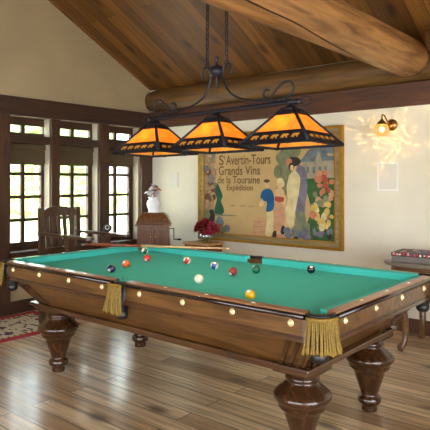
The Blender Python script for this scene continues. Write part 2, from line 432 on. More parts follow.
# big tie beam running to the picture wall, with a long drying crack on its room side
TB = (-1.90, 2.53, .171)
bm = BM(); log_mesh(bm, (TB[0], YF + .2, TB[1]), (TB[0], YB - .12, TB[1]), TB[2], rings=90, amp=.012, seedv=5)
def on_log(y, ang, e=0): return (TB[0] + (TB[2] + e) * math.cos(R(ang)), y, TB[1] + (TB[2] + e) * math.sin(R(ang)))
rnd = random.Random(4)
cr = [on_log(y, a + rnd.uniform(-1.5, 1.5), -.003) for y, a in [(1.1, -66), (1.5, -58), (1.8, -52), (2.0, -50), (2.3, -52), (2.6, -56), (2.9, -60), (3.2, -68), (3.5, -78), (3.8, -84), (4.1, -90)]]
tube(bm, spline(cr, 4), [.002 + .006 * math.sin(PI * i / 40) for i in range(41)], 6, mi=2)
struct('trim_%d' % n, bm, ['log', 'endgrain', 'crack'], 'thick pale log tie beam across the upper right'); n += 1
bm = BM(); log_mesh(bm, (-1.62, 4.72, 2.61), (XR, 4.72, 2.61), .122, rings=40, seedv=9)
struct('trim_%d' % n, bm, ['logx', 'endgrain'], 'smaller log with its sawn end showing at the right edge'); n += 1

# ------------------------------------------------------------------ pool table
TX, TY, HX, HY = -2.52, 2.84, 1.35, .71
pt = thing('pool_table', 'antique oak pool table with green cloth and gold fringe pockets', 'pool table', (TX, TY, 0))
RT = .838; RB = .812; BED = .79
def W(x, y, z): return (x, y, z)      # local to the table (origin at its centre on the floor)
CR = .135                              # corner cut of the rails
def octo(hx, hy, c):
    return [(-hx + c, -hy), (hx - c, -hy), (hx, -hy + c), (hx, hy - c), (hx - c, hy), (-hx + c, hy), (-hx, hy - c), (-hx, -hy + c)]
def rounded(hx, hy, r, seg=6):
    pts = []
    for cx, cy, a in ((hx - r, -hy + r, -90), (hx - r, hy - r, 0), (-hx + r, hy - r, 90), (-hx + r, -hy + r, 180)):
        for k in range(seg + 1):
            t = R(a + 90 * k / seg); pts.append((cx + r * math.cos(t), cy + r * math.sin(t)))
    return pts
def ring_prism(bm, outer, inner, z0, z1, mi=0):
    n_ = len(outer)
    vo0 = [bm.verts.new((*p, z0)) for p in outer]; vo1 = [bm.verts.new((*p, z1)) for p in outer]
    vi0 = [bm.verts.new((*p, z0)) for p in inner]; vi1 = [bm.verts.new((*p, z1)) for p in inner]
    for i in range(n_):
        j = (i + 1) % n_
        for q in ((vo0[i], vo0[j], vo1[j], vo1[i]), (vi0[j], vi0[i], vi1[i], vi1[j]), (vo1[i], vo1[j], vi1[j], vi1[i]), (vo0[j], vo0[i], vi0[i], vi0[j])):
            f = bm.faces.new(q); f.material_index = mi

# slate bed with cloth, notched at the six pockets
pocket_c = [(sx * (HX - .068), sy * (HY - .068), .058) for sx in (-1, 1) for sy in (-1, 1)] + [(0, sy * (HY - .052), .055) for sy in (-1, 1)]
def bed_outline():
    bx, by = HX - .06, HY - .06
    pts = []
    def arc(c, r, a0, a1, k=8):
        for i in range(k + 1):
            t = R(a0 + (a1 - a0) * i / k); pts.append((c[0] + r * math.cos(t), c[1] + r * math.sin(t)))
    r = .058
    arc((-HX + .068, -HY + .068), r, 95, -5)
    arc((0, -HY + .052), .055, 155, 25)
    arc((HX - .068, -HY + .068), r, 185, 85)
    arc((HX - .068, HY - .068), r, 275, 175)
    arc((0, HY - .052), .055, -25, -155)
    arc((-HX + .068, HY - .068), r, 5, -95)
    return pts
bm = BM(); prism(bm, bed_outline(), .735, BED); obj('bed_cloth', bm, 'cloth', pt)

# rails: six wooden caps and six cloth cushions
def seg_rail(p0, p1, inward, name_w=.05, cw=.052, c0=.03, c1=.03, along='X'):
    """p0,p1: ends on the outer edge; inward: unit vector towards the bed; c0,c1: how far the cushion nose is cut back at each end"""
    p0, p1 = Vector(p0), Vector(p1); d = (p1 - p0).normalized(); q = Vector(inward)
    bm = BM()
    def P(s, w, z): v = p0 + d * s + q * w; return (v.x, v.y, z)
    L_ = (p1 - p0).length
    hexa(bm, [P(0, .004, RB + .008), P(L_, .004, RB + .008), P(L_, name_w, RB), P(0, name_w, RB)], [P(0, .006, RT - .003), P(L_, .006, RT - .003), P(L_, name_w, RT), P(0, name_w, RT)], 0)
    # dark rounded nosing round the outside
    tube(bm, [P(0, .002, RB + .004), P(L_, .002, RB + .004)], .0125, 10, mi=1)
    r = obj('rail_cap', bm, ['rail', 'rail_edge'], pt)
    bm = BM()
    hexa(bm, [P(0, name_w, BED - .005), P(L_, name_w, BED - .005), P(L_ - c1 * .8, name_w + cw - .014, BED - .005), P(c0 * .8, name_w + cw - .014, BED - .005)],
         [P(0, name_w, RT), P(L_, name_w, RT), P(L_ - c1, name_w + cw, RT - .006), P(c0, name_w + cw, RT - .006)])
    c = obj('cushion', bm, 'cloth', pt)
    # ivory sights let into the cap
    for f in (.25, .5, .75):
        s = f * L_
        bm = BM(); v = p0 + d * s + q * .027
        a, b2 = d * .014, q * .007
        prism(bm, [tuple((v + a).xy), tuple((v + b2).xy), tuple((v - a).xy), tuple((v - b2).xy)], RT - .004, RT + .0008)
        obj('sight_inlay', bm, 'ivory', r)
    return r
sp = .060; ce = .105
for sy in (-1, 1):
    seg_rail((-HX + ce, sy * HY, 0), (-sp, sy * HY, 0), (0, -sy, 0))
    seg_rail((sp, sy * HY, 0), (HX - ce, sy * HY, 0), (0, -sy, 0))
for sx in (-1, 1):
    seg_rail((sx * HX, -HY + ce, 0), (sx * HX, HY - ce, 0), (-sx, 0, 0))

# apron below the rails, moulding, buttons
o1, i1 = rounded(HX - .012, HY - .012, .11), rounded(HX - .07, HY - .07, .09)
o1b, i1b = rounded(HX - .016, HY - .016, .11), rounded(HX - .07, HY - .07, .09)
bm = BM(); ring_prism(bm, o1, i1, .705, RB + .002); obj('apron', bm, 'oak', pt)
bm = BM(); ring_prism(bm, rounded(HX - .004, HY - .004, .112), i1, .70, .718); ring_prism(bm, rounded(HX - .009, HY - .009, .111), i1, .718, .727); obj('apron_moulding', bm, 'oak_dark', pt)
def button(p, nrm):
    bm = BM(); q = Vector(nrm)
    m4 = Vector((0, 0, 1)).rotation_difference(q).to_matrix().to_4x4()
    lathe(bm, [(0, .012), (.006, .011), (.010, .007), (.0105, .004), (.016, .003), (.017, 0), (.017, -.004)], 16)
    bm.transform(Matrix.Translation(p) @ m4 @ Matrix.Scale(.98, 4)); obj('rail_button', bm, 'button', pt)
for sy in (-1, 1):
    for k in range(8):
        button((-.005 + (k - 3.5) * .335, sy * (HY - .012), .778), (0, sy, 0))
for sx in (-1, 1):
    for k in range(4): button((sx * (HX - .012), (k - 1.5) * .335, .778), (sx, 0, 0))

# cabinet body: sloping panels, ribs at the corners, base moulding
tb = (HX - .075, HY - .06); bb = (HX - .235, HY - .205)
zt, zb = .705, .512
bm = BM()
hexa(bm, [(-bb[0], -bb[1], zb), (bb[0], -bb[1], zb), (bb[0], bb[1], zb), (-bb[0], bb[1], zb)], [(-tb[0], -tb[1], zt), (tb[0], -tb[1], zt), (tb[0], tb[1], zt), (-tb[0], tb[1], zt)])
obj('cabinet_body', bm, 'oak', pt)
bm = BM()
box(bm, (-tb[0] + .03, -tb[1] + .03, .69), (tb[0] - .03, tb[1] - .03, .735)); obj('slate_frame', bm, 'oak_dark', pt)
def facept(side, s, t):
    """A point on the sloping side: s in metres from the middle, measured at the top and shrunk with t (0 top, 1 bottom)."""
    hx = tb[0] + (bb[0] - tb[0]) * t; hy = tb[1] + (bb[1] - tb[1]) * t; z = zt + (zb - zt) * t
    k = (hx / tb[0]) if side in 'NF' else (hy / tb[1])
    if side == 'N': return Vector((s, -hy, z))
    if side == 'F': return Vector((s, hy, z))
    if side == 'L': return Vector((-hx, s, z))
    return Vector((hx, s, z))
for sx in (-1, 1):
    for sy in (-1, 1):
        bm = BM()
        for side, half, sgn, hb in (('N' if sy < 0 else 'F', tb[0], sx, bb[0]), ('L' if sx < 0 else 'R', tb[1], sy, bb[1])):
            for j, w in enumerate((.022, .022, .022)):
                st, sb = sgn * (half - .025 - .055 * j), sgn * (hb - .02 - .05 * j)
                a, b_ = facept(side, st, 0), facept(side, sb, 1)
                nv = {'N': (0, -1, 0), 'F': (0, 1, 0), 'L': (-1, 0, 0), 'R': (1, 0, 0)}[side]
                nv = Vector(nv) * .018; tv = Vector((w / 2, 0, 0)) if side in 'NF' else Vector((0, w / 2, 0))
                hexa(bm, [b_ - tv - nv, b_ + tv - nv, b_ + tv + nv, b_ - tv + nv], [a - tv - nv, a + tv - nv, a + tv + nv, a - tv + nv])
        obj('corner_ribs', bm, 'oak_dark', pt)
lx0, lx1, ly = 1.225, 1.165, .54
bm = BM()
box(bm, (-lx0, -ly, .496), (lx1, ly, .516), bev=.006); box(bm, (-lx0 + .03, -ly + .02, .474), (lx1 - .02, ly - .02, .497), bev=.005)
obj('base_moulding', bm, 'oak_dark', pt)
leg_prof = [(0, 0), (.046, 0), (.048, .01), (.045, .03), (.050, .044), (.066, .05), (.071, .064), (.071, .08), (.062, .092), (.053, .098), (.053, .108), (.062, .14), (.079, .19), (.093, .235), (.101, .258), (.118, .265), (.125, .277), (.122, .289), (.130, .294), (.138, .306), (.147, .318), (.150, .33), (.146, .342), (.128, .358), (.098, .382), (.088, .394), (.082, .402), (.082, .408), (.088, .414), (.088, .426), (.072, .436), (.07, .455), (0, .455)]
for (x, y) in ((-1.06, -.395), (-1.06, .425), (1.03, -.37), (1.03, .425)):
    bm = BM(); lathe(bm, leg_prof, 40, (x, y, 0)); box(bm, (x - .11, y - .11, .452), (x + .11, y + .11, .475), bev=.004); obj('leg', bm, 'legwood', pt)

# pockets: leather cup, rim, gold fringe
def fringe(c, ang, span, rad, n_, length, flat=False):
    bm = BM(); rnd = random.Random(int(ang * 10 + 999))
    for k in range(n_):
        f = k / (n_ - 1) - .5
        if flat:
            t = Vector((-math.sin(R(ang)), math.cos(R(ang)), 0)); o_ = Vector((math.cos(R(ang)), math.sin(R(ang)), 0))
            p = Vector(c) + o_ * rad + t * f * span; dirv = (o_ * .25 + t * f * .9)
        else:
            a = R(ang + f * span); o_ = Vector((math.cos(a), math.sin(a), 0)); p = Vector(c) + o_ * rad; dirv = o_ * .5
        l = length * rnd.uniform(.93, 1.04); j = rnd.uniform(-.004, .004)
        p0 = p + Vector((0, 0, RB - .004 - c[2])) if False else Vector((p.x, p.y, RB + .004))
        pts = [p0, p0 + dirv * .012 + Vector((j, -j, -l * .3)), p0 + dirv * .035 + Vector((j, j, -l * .75)), p0 + dirv * .05 + Vector((j * 1.5, j, -l))]
        tube(bm, spline(pts, 3), [.004, .0042, .004, .0042, .004, .004, .0045, .0054, .008, .007][:10], 6)
    # braided header
    hp = []
    for k in range(13):
        f = k / 12 - .5
        if flat: hp.append(Vector(c) + o_ * (rad + .003) + t * f * (span + .012) if flat else 0)
        else:
            a = R(ang + f * (span + 6)); hp.append(Vector(c) + Vector((math.cos(a), math.sin(a), 0)) * (rad + .002))
    tube(bm, [(p.x, p.y, RB + .003) for p in hp], .0085, 8)
    return bm
for x, y, r in pocket_c:
    corner = abs(x) > .1
    ang = math.degrees(math.atan2(y, x)) if not corner else math.degrees(math.atan2(math.copysign(1, y), math.copysign(1, x)))
    if not corner: ang = 90 if y > 0 else -90
    half = 132 if corner else 92
    bm = BM()
    lathe(bm, [(r, RT - .004), (r, .745), (r * .8, .70), (r * .6, .66), (r * .52, .63), (r * .3, .612), (0, .61)], 24, (x, y, 0))
    # keep only the outer part above the bed
    kill = [f for f in bm.faces if f.calc_center_median().z > .735 and math.cos(math.atan2(f.calc_center_median().y - y, f.calc_center_median().x - x) - R(ang)) < math.cos(R(half))]
    bmesh.ops.delete(bm, geom=kill, context='FACES')
    if not corner:
        for v in bm.verts:
            if v.co.z < .74: v.co.y += math.copysign(.028, y); v.co.x *= .7
    p = obj('pocket', bm, 'leather', pt)
    sm = p.modifiers.new('thickness', 'SOLIDIFY'); sm.thickness = .006; sm.offset = 1
    bm = BM()
    pts = [(x + (r + .006) * math.cos(R(ang + a)), y + (r + .006) * math.sin(R(ang + a)), RT - .012) for a in range(-half, half + 1, 12)]
    tube(bm, pts, [.0065] * len(pts), 8)
    obj('pocket_rim', bm, 'leather', p)
    bm = BM(); lathe(bm, [(r * .62, .655), (r * .72, .64), (r * .66, .622), (r * .5, .61), (0, .606)], 16, (x, y, 0)); 
    if not corner:
        for v in bm.verts: v.co.y += math.copysign(.028, y)
    obj('pocket_cup', bm, 'leather', p)
    if corner: bm = fringe((x, y, 0), ang, 112, r + .02, 19, .15)
    else: bm = fringe((x, y, 0), ang, .105, .085, 14, .165, True)
    obj('gold_fringe', bm, 'gold', p)

# ------------------------------------------------------------------ billiard balls
BR = .0286
def ball_mat(name, rgb, kind):
    m, nt, b = newmat(name); L = nt.links.new
    tc = nt.nodes.new('ShaderNodeTexCoord'); sp_ = nt.nodes.new('ShaderNodeSeparateXYZ'); L(tc.outputs['Object'], sp_.inputs[0])
    ln = nt.nodes.new('ShaderNodeVectorMath'); ln.operation = 'LENGTH'
    cb = nt.nodes.new('ShaderNodeCombineXYZ'); L(sp_.outputs['X'], cb.inputs[0]); L(sp_.outputs['Y'], cb.inputs[1]); L(cb.outputs[0], ln.inputs[0])
    spot = nt.nodes.new('ShaderNodeMath'); spot.operation = 'LESS_THAN'; spot.inputs[1].default_value = .011; L(ln.outputs['Value'], spot.inputs[0])
    mx = nt.nodes.new('ShaderNodeMix'); mx.data_type = 'RGBA'
    mx.inputs['A'].default_value = lin(rgb); mx.inputs['B'].default_value = lin((244, 238, 222))
    if kind == 'stripe':
        ab = nt.nodes.new('ShaderNodeMath'); ab.operation = 'ABSOLUTE'; L(sp_.outputs['X'], ab.inputs[0])
        gt = nt.nodes.new('ShaderNodeMath'); gt.operation = 'GREATER_THAN'; gt.inputs[1].default_value = .015; L(ab.outputs[0], gt.inputs[0])
        mxx = nt.nodes.new('ShaderNodeMath'); mxx.operation = 'MAXIMUM'; L(gt.outputs[0], mxx.inputs[0]); L(spot.outputs[0], mxx.inputs[1])
        L(mxx.outputs[0], mx.inputs['Factor'])
    elif kind == 'solid': L(spot.outputs[0], mx.inputs['Factor'])
    else: mx.inputs['Factor'].default_value = 0
    L(mx.outputs['Result'], b.inputs['Base Color']); b.inputs['Roughness'].default_value = .12; b.inputs['Coat Weight'].default_value = .5
    return m
def num_mesh(parent, s, size=.0115):
    cu = bpy.data.curves.new('number', 'FONT'); cu.body = s; cu.size = size; cu.align_x = 'CENTER'; cu.align_y = 'CENTER'; cu.extrude = .0
    to = bpy.data.objects.new('tmp', cu); col.objects.link(to)
    dg = bpy.context.evaluated_depsgraph_get(); me = bpy.data.meshes.new_from_object(to.evaluated_get(dg))
    bpy.data.objects.remove(to)
    bm = BM(); bm.from_mesh(me); bmesh.ops.subdivide_edges(bm, edges=bm.edges[:], cuts=1)
    for v in bm.verts:
        d = Vector((v.co.x, v.co.y, math.sqrt(max(1e-9, BR * BR - v.co.x ** 2 - v.co.y ** 2)))); v.co = d * 1.004
    o = obj('number', bm, 'leather', parent); return o
balls = [
    ('cue_ball', -2.265, 2.547, (240, 232, 208), 'plain', None, 'plain ivory white cue ball on the green cloth', (0, 0, 0)),
    ('object_ball', -1.741, 2.361, (238, 176, 20), 'solid', '1', 'yellow ball nearest the front rail with a pale number spot', (.5, .1, 0)),
    ('object_ball', -2.544, 3.026, (18, 66, 160), 'stripe', '10', 'blue and white striped ball near the middle of the cloth', (.7, .3, .5)),
    ('object_ball', -2.281, 2.904, (140, 26, 34), 'solid', '7', 'dark maroon ball to the right of the blue one', (-.9, .6, .2)),
    ('object_ball', -2.213, 3.07, (12, 92, 66), 'solid', '6', 'dark green ball in front of the far side pocket', (.4, -.5, .1)),
    ('object_ball', -1.928, 3.309, (16, 16, 18), 'solid', '8', 'black ball close to the far rail at the right', (.6, .3, .2)),
    ('object_ball', -2.863, 3.084, (196, 40, 40), 'stripe', '11', 'red and white striped ball left of the blue one', (.6, .5, .6)),
    ('object_ball', -2.986, 2.46, (36, 26, 84), 'solid', '4', 'dark purple ball above the front side pocket fringe', (-1.2, .5, .4)),
    ('object_ball', -3.08, 2.671, (226, 96, 34), 'solid', '5', 'orange ball behind the dark purple one', (.9, -.3, .3)),
    ('object_ball', -3.187, 2.977, (206, 52, 44), 'solid', '3', 'plain red ball between the orange and the green striped ball', (-1.1, -.3, .3)),
    ('object_ball', -3.555, 3.297, (30, 110, 64), 'stripe', '14', 'green and white striped ball by the far left corner under the cue', (.4, .4, 1.0)),
]
for nme, x, y, rgb, kind, num, lab, rot in balls:
    bm = BM(); ball(bm, (0, 0, 0), BR, 32, 20)
    b = obj(nme, bm, ball_mat('ball_' + (num or 'cue'), rgb, kind)); b.location = (x, y, BED + BR + .0004)
    b.rotation_euler = rot
    tag(b, lab, 'billiard ball', 'balls scattered on the pool table')
    if num: num_mesh(b, num)

# cue lying across the far left corner of the rails
A, B = Vector((-4.08, 3.07, RT + .0155)), Vector((-2.95, 3.70, RT + .0075))
cue = thing('cue_stick', 'wooden pool cue lying across the far left corner of the table', 'pool cue', tuple(A))
d = (B - A)
M['cue_light'] = wood('cue_maple', (206, 168, 112), (230, 198, 146), 'X', rough=.25, coat=.4)
M['cue_dark'] = wood('cue_butt', (112, 54, 30), (150, 80, 46), 'X', rough=.25, coat=.4)
bm = BM(); tube(bm, [(0, 0, 0), tuple(d * .4)], [.0148, .0118], 14); obj('butt', bm, 'cue_dark', cue)
bm = BM(); tube(bm, [tuple(d * .4), tuple(d * .985)], [.0116, .0068], 14); obj('shaft', bm, 'cue_light', cue)
bm = BM(); tube(bm, [tuple(d * .985), tuple(d * .997), tuple(d)], [.0068, .0066, .004], 12); obj('tip', bm, 'ivory', cue)

# ------------------------------------------------------------------ hanging three-shade lamp
LZ = 1.623
lamp = thing('billiard_lamp', 'three-shade black iron billiard lamp hung on chains over the pool table', 'hanging lamp', (-2.37, 2.84, LZ))
lamp.rotation_euler = (-.02, -.013, 0)
BZ = 1.880 - LZ
bm = BM(); tube(bm, [(-.655, 0, BZ), (-.56, 0, BZ), (.56, 0, BZ), (.655, 0, BZ)], [.0125, .0155, .0155, .0125], 14)
for s in (-1, 1):
    tube(bm, [(s * .56, 0, BZ), (s * .575, 0, BZ)], .021, 14); tube(bm, [(s * .62, 0, BZ), (s * .632, 0, BZ)], .019, 14)
obj('crossbar', bm, 'iron', lamp)
for s in (-1, 1):
    bm = BM(); tube(bm, [(s * (.683 + .026 * math.cos(a)), 0, BZ + .026 * math.sin(a)) for a in [2 * PI * k / 20 for k in range(20)]], .0042, 8, closed=True); obj('end_ring', bm, 'iron', lamp)
    arm = [(.115, .232), (.128, .262), (.115, .297), (.085, .308), (.060, .285), (.052, .24), (.066, .18), (.105, .12), (.17, .075), (.26, .046), (.36, .03), (.46, .022)]
    bm = BM(); tube(bm, spline([(s * x, 0, BZ + z) for x, z in arm], 5), .0075, 8); obj('scroll_arm', bm, 'iron', lamp)
    scr = [(.385, .092), (.365, .098), (.345, .082), (.345, .058), (.372, .043), (.405, .055), (.445, .095), (.49, .125), (.535, .128), (.56, .10), (.555, .062), (.525, .038), (.47, .024), (.42, .02)]
    bm = BM(); tube(bm, spline([(s * x, 0, BZ + z) for x, z in [(a + .035, b) for a, b in scr]], 5), .0072, 8)
    for q in (.495, .525): ball(bm, (s * q, 0, BZ + .024), .012, 10, 8)
    obj('scroll', bm, 'iron', lamp)
HZ = 2.148 - LZ
bm = BM(); lathe(bm, [(0, .10), (.011, .096), (.014, .084), (.008, .07), (.01, .04), (.03, .034), (.046, .026), (.046, .012), (.052, .006), (.052, -.012), (.046, -.018), (.046, -.03), (.02, -.036), (.009, -.045), (.009, -.085), (.012, -.095), (.006, -.11), (0, -.113)], 20, (0, 0, HZ)); obj('hub', bm, 'iron', lamp)
# chains of oval links up to the ceiling boards
for s in (-1, 1):
    x0 = s * .083; z0 = BZ + .313
    wp = lamp.location; wy = wp.y
    ztop = ceil_z(wy) - LZ
    bm = BM(); k = 0; z = z0 + .012
    tube(bm, [(x0 + .017 * math.cos(a), 0, z0 + .004 + .017 * math.sin(a)) for a in [2 * PI * i / 14 for i in range(14)]], .0036, 6, closed=True)
    z = z0 + .034
    while z < ztop - .004:
        pts = []
        for i in range(12):
            a = 2 * PI * i / 12; u = .0105 * math.cos(a); v = .0215 * math.sin(a)
            pts.append((x0 + u, 0, z + v) if k % 2 else (x0, u, z + v))
        tube(bm, pts, .0042, 5, closed=True); z += .033; k += 1
    tube(bm, [(x0, 0, ztop - .02), (x0, 0, ztop + .01)], [.03, .03], 14)
    obj('chain', bm, 'iron', lamp)

def animal(bm, F, u, v, s, mi):
    """Walking bear silhouette, in face coordinates."""
    sh = [(-.5, .1), (-.42, .32), (-.2, .42), (.05, .38), (.2, .44), (.34, .36), (.52, .2), (.5, .1), (.36, .08), (.3, -.05), (.36, -.42), (.2, -.42), (.14, -.12), (-.1, -.1), (-.16, -.42), (-.32, -.42), (-.34, -.1), (-.48, -.36), (-.58, -.3)]
    vs = [bm.verts.new(F(u + a * s, v + b * s * .8, .0042)) for a, b in sh]
    f = bm.faces.new(vs); f.material_index = mi
SX, SY, ST = .237, .20, .04          # half sizes of the shade at the base, and at its top
SH = .215
for c in (-.581, 0, .581):
    sh = bpy.data.objects.new('lamp_shade', None); col.objects.link(sh); sh.parent = lamp; sh.location = (c, 0, 0)
    corners = [(-SX, -SY), (SX, -SY), (SX, SY), (-SX, SY)]; tops = [(-ST, -ST), (ST, -ST), (ST, ST), (-ST, ST)]
    fr = BM(); band = BM()
    for k in range(4):
        b0, b1 = Vector((*corners[k], 0)), Vector((*corners[(k + 1) % 4], 0))
        t0, t1 = Vector((*tops[k], SH)), Vector((*tops[(k + 1) % 4], SH))
        mid_b = (b0 + b1) / 2; mid_t = (t0 + t1) / 2; wv = (b1 - b0); W_ = wv.length; wv.normalize(); sl = mid_t - mid_b; S_ = sl.length; sl.normalize()
        nv = wv.cross(sl).normalized(); TW = (t1 - t0).length
        def F(u, v, e=0, mid_b=mid_b, wv=wv, sl=sl, nv=nv): return mid_b + wv * u + sl * v + nv * e
        def hw(v): return (W_ + (TW - W_) * v / S_) / 2
        def strip(bm_, v0, v1, e0, e1, inset=0, mi=0):
            a = [F(-hw(v0) + inset, v0, e0), F(hw(v0) - inset, v0, e0), F(hw(v1) - inset, v1, e0), F(-hw(v1) + inset, v1, e0)]
            b_ = [F(-hw(v0) + inset, v0, e1), F(hw(v0) - inset, v0, e1), F(hw(v1) - inset, v1, e1), F(-hw(v1) + inset, v1, e1)]
            hexa(bm_, a, b_, mi)
        g = BM(); strip(g, .004, S_ * .84, -.002, .001, .008); obj('glass_panel', g, 'amber', sh)
        strip(fr, S_ * .82, S_, -.003, .004)                      # solid cap
        strip(band, .0, .078, .0015, .0035, .004)                 # cut-out band
        nb = 5
        hb = hw(.045) - .03
        for q in range(nb): animal(band, F, -hb + (2 * hb) * (q + .5) / nb, .045, 2 * hb / nb * .72, 1)
        strip(fr, .076, .088, -.004, .006); strip(fr, -.004, .014, -.006, .006)
        # hip bar
        tube(fr, [b0, t0], [.0125, .010], 6)
        for q in (-.5, .5): box(fr, (-.012, -.004, -.008), (.012, .004, .004), mat=Matrix.Translation(F(q * W_ * .45, 0, 0)))
    obj('shade_frame', fr, 'iron', sh); obj('animal_band', band, ['iron', 'amber'], sh)
    bm = BM(); lathe(bm, [(0, .05), (.012, .048), (.015, .03), (.028, .02), (.05, .005), (.064, 0), (.064, -.006), (0, -.006)], 16, (0, 0, SH)); obj('shade_cap', bm, 'iron', sh)
    bm = BM(); tube(bm, [(0, 0, SH), (0, 0, SH - .05)], .018, 10); obj('bulb_socket', bm, 'iron', sh)
    bm = BM(); ball(bm, (0, 0, SH - .085), .03, 14, 10)
    mb = bpy.data.materials.get('bulb_glow')
    if mb is None:
        mb, nt, b = newmat('bulb_glow'); b.inputs['Emission Color'].default_value = (1, .72, .4, 1); b.inputs['Emission Strength'].default_value = 6
    obj('bulb', bm, mb, sh)
    ld = bpy.data.lights.new('shade_light', 'POINT'); ld.energy = 3; ld.color = (1, .84, .6); ld.shadow_soft_size = .03
    lo = bpy.data.objects.new('shade_light', ld); col.objects.link(lo); lo.parent = sh; lo.location = (0, 0, SH - .135)

# ------------------------------------------------------------------ framed poster
PXL, PXR, PZ0, PZ1 = -4.58, -2.633, .709, 1.987
po = thing('framed_poster', 'large framed vintage wine poster with strolling figures on the cream wall', 'poster', ((PXL + PXR) / 2, YB, PZ0))
def pcs(name, rgb, var=.15, scale=14): M[name] = plain(name, rgb, rough=.8, var=var, scale=scale, spec=.2)
pcs('art_tan', (184, 154, 104), .08, 3); pcs('art_brown', (98, 72, 48)); pcs('art_letter', (112, 84, 54)); pcs('art_dark', (58, 48, 44)); pcs('art_cypress', (44, 84, 62)); pcs('art_green', (58, 88, 48), .2)
pcs('art_sage', (116, 118, 88), .25); pcs('art_blue', (34, 84, 124)); pcs('art_pink', (186, 140, 104), .12, 20); pcs('art_cream', (204, 186, 136)); pcs('art_violet', (112, 106, 116), .25)
pcs('art_skin', (206, 168, 120)); pcs('art_coral', (180, 112, 84), .2); pcs('art_yellow', (196, 164, 88), .2); pcs('art_slate', (104, 112, 118), .25); pcs('art_grey', (150, 140, 116), .2); pcs('art_red', (160, 74, 58)); pcs('art_mauve', (150, 120, 88), .3, 24); pcs('art_stone', (178, 160, 118), .1)
bm = BM()
# moulded frame: four mitred sticks
def frame_ring(bm, x0, x1, z0, z1, w, y0, y1, mi=0):
    o_ = [(x0, z0), (x1, z0), (x1, z1), (x0, z1)]; i_ = [(x0 + w, z0 + w), (x1 - w, z0 + w), (x1 - w, z1 - w), (x0 + w, z1 - w)]
    for k in range(4):
        j = (k + 1) % 4
        hexa(bm, [(o_[k][0], y1, o_[k][1]), (o_[j][0], y1, o_[j][1]), (i_[j][0], y1, i_[j][1]), (i_[k][0], y1, i_[k][1])], [(o_[k][0], y0, o_[k][1]), (o_[j][0], y0, o_[j][1]), (i_[j][0], y0, i_[j][1]), (i_[k][0], y0, i_[k][1])], mi)
frame_ring(bm, PXL, PXR, PZ0, PZ1, .03, YB - .052, YB - .001, 0)
frame_ring(bm, PXL + .03, PXR - .03, PZ0 + .03, PZ1 - .03, .045, YB - .042, YB - .001, 1)
frame_ring(bm, PXL + .075, PXR - .075, PZ0 + .075, PZ1 - .075, .014, YB - .047, YB - .001, 0)
obj('frame', bm, ['gilt', 'gilt_dull'], po, True)
ax0, ax1, az0, az1 = PXL + .085, PXR - .085, PZ0 + .085, PZ1 - .085
bm = BM(); YA = YB - .03
art = ['art_tan', 'art_brown', 'art_dark', 'art_cypress', 'art_green', 'art_sage', 'art_blue', 'art_pink', 'art_cream', 'art_violet', 'art_skin', 'art_coral', 'art_yellow', 'art_slate', 'art_grey', 'art_red', 'art_mauve', 'art_stone']
AI = {k[4:]: i for i, k in enumerate(art)}
box(bm, (ax0, YA, az0), (ax1, YA + .01, az1), 0)
layer = [0]
def patch(pts, colr, smooth_=True):
    layer[0] += 1
    e = YA - .0006 - layer[0] * .00005
    if smooth_ and len(pts) > 3:
        q = spline([(p[0], 0, p[1]) for p in pts] + [(pts[0][0], 0, pts[0][1])], 4)[:-1]; pts = [(p.x, p.z) for p in q]
    pts = [(min(max(p[0], ax0 + .002), ax1 - .002), min(max(p[1], az0 + .002), az1 - .002)) for p in pts]
    try:
        f = bm.faces.new([bm.verts.new((p[0], e, p[1])) for p in pts]); f.material_index = AI[colr]
    except ValueError: pass
def blob(x, z, rx, rz, colr, k=9, jit=.18, rnd=random.Random(11)):
    patch([(x + rx * (1 + rnd.uniform(-jit, jit)) * math.cos(2 * PI * i / k), z + rz * (1 + rnd.uniform(-jit, jit)) * math.sin(2 * PI * i / k)) for i in range(k)], colr)
rr = random.Random(21)
# flower border down the left
patch([(ax0, az0), (ax0 + .19, az0), (ax0 + .17, 1.05), (ax0 + .15, 1.3), (ax0 + .2, 1.5), (ax0 + .18, 1.72), (ax0 + .2, az1), (ax0, az1)], 'mauve', False)
for i in range(46): blob(ax0 + rr.uniform(.01, .19), rr.uniform(az0 + .02, az1 - .05), rr.uniform(.018, .04), rr.uniform(.018, .04), rr.choice(['mauve', 'brown', 'sage', 'pink', 'violet', 'stone']))
for x, z, a, b_, c_ in ((.12, 1.0, .05, .09, 'dark'), (.05, 1.02, .05, .06, 'sage'), (.25, .93, .06, .07, 'slate'), (.25, .86, .04, .05, 'red'), (.15, .85, .06, .06, 'dark'), (.36, .86, .05, .04, 'slate'), (.3, .84, .05, .04, 'sage')): blob(ax0 + x, z, a, b_, c_)
# cypress and its shadow
patch([(-4.275, 1.395), (-4.235, 1.32), (-4.20, 1.24), (-4.225, 1.18), (-4.185, 1.10), (-4.185, 1.04), (-4.25, 1.015), (-4.32, 1.03), (-4.315, 1.12), (-4.29, 1.2), (-4.315, 1.28), (-4.30, 1.35)], 'cypress')
patch([(-4.33, 1.025), (-4.1, 1.02), (-3.98, 1.012), (-4.1, 1.005), (-4.3, 1.005)], 'sage')
# far hills and small strokes
for x in (-4.05, -3.9, -3.78): patch([(x - .05, 1.13), (x, 1.14), (x + .05, 1.13), (x, 1.124)], 'mauve')
# trees behind the figures
for x, z, a, b_ in ((-3.30, 1.66, .13, .12), (-3.36, 1.52, .11, .10), (-3.28, 1.42, .09, .12), (-3.36, 1.34, .07, .1), (-3.21, 1.74, .1, .07)): blob(x, z, a, b_, 'sage', 11)
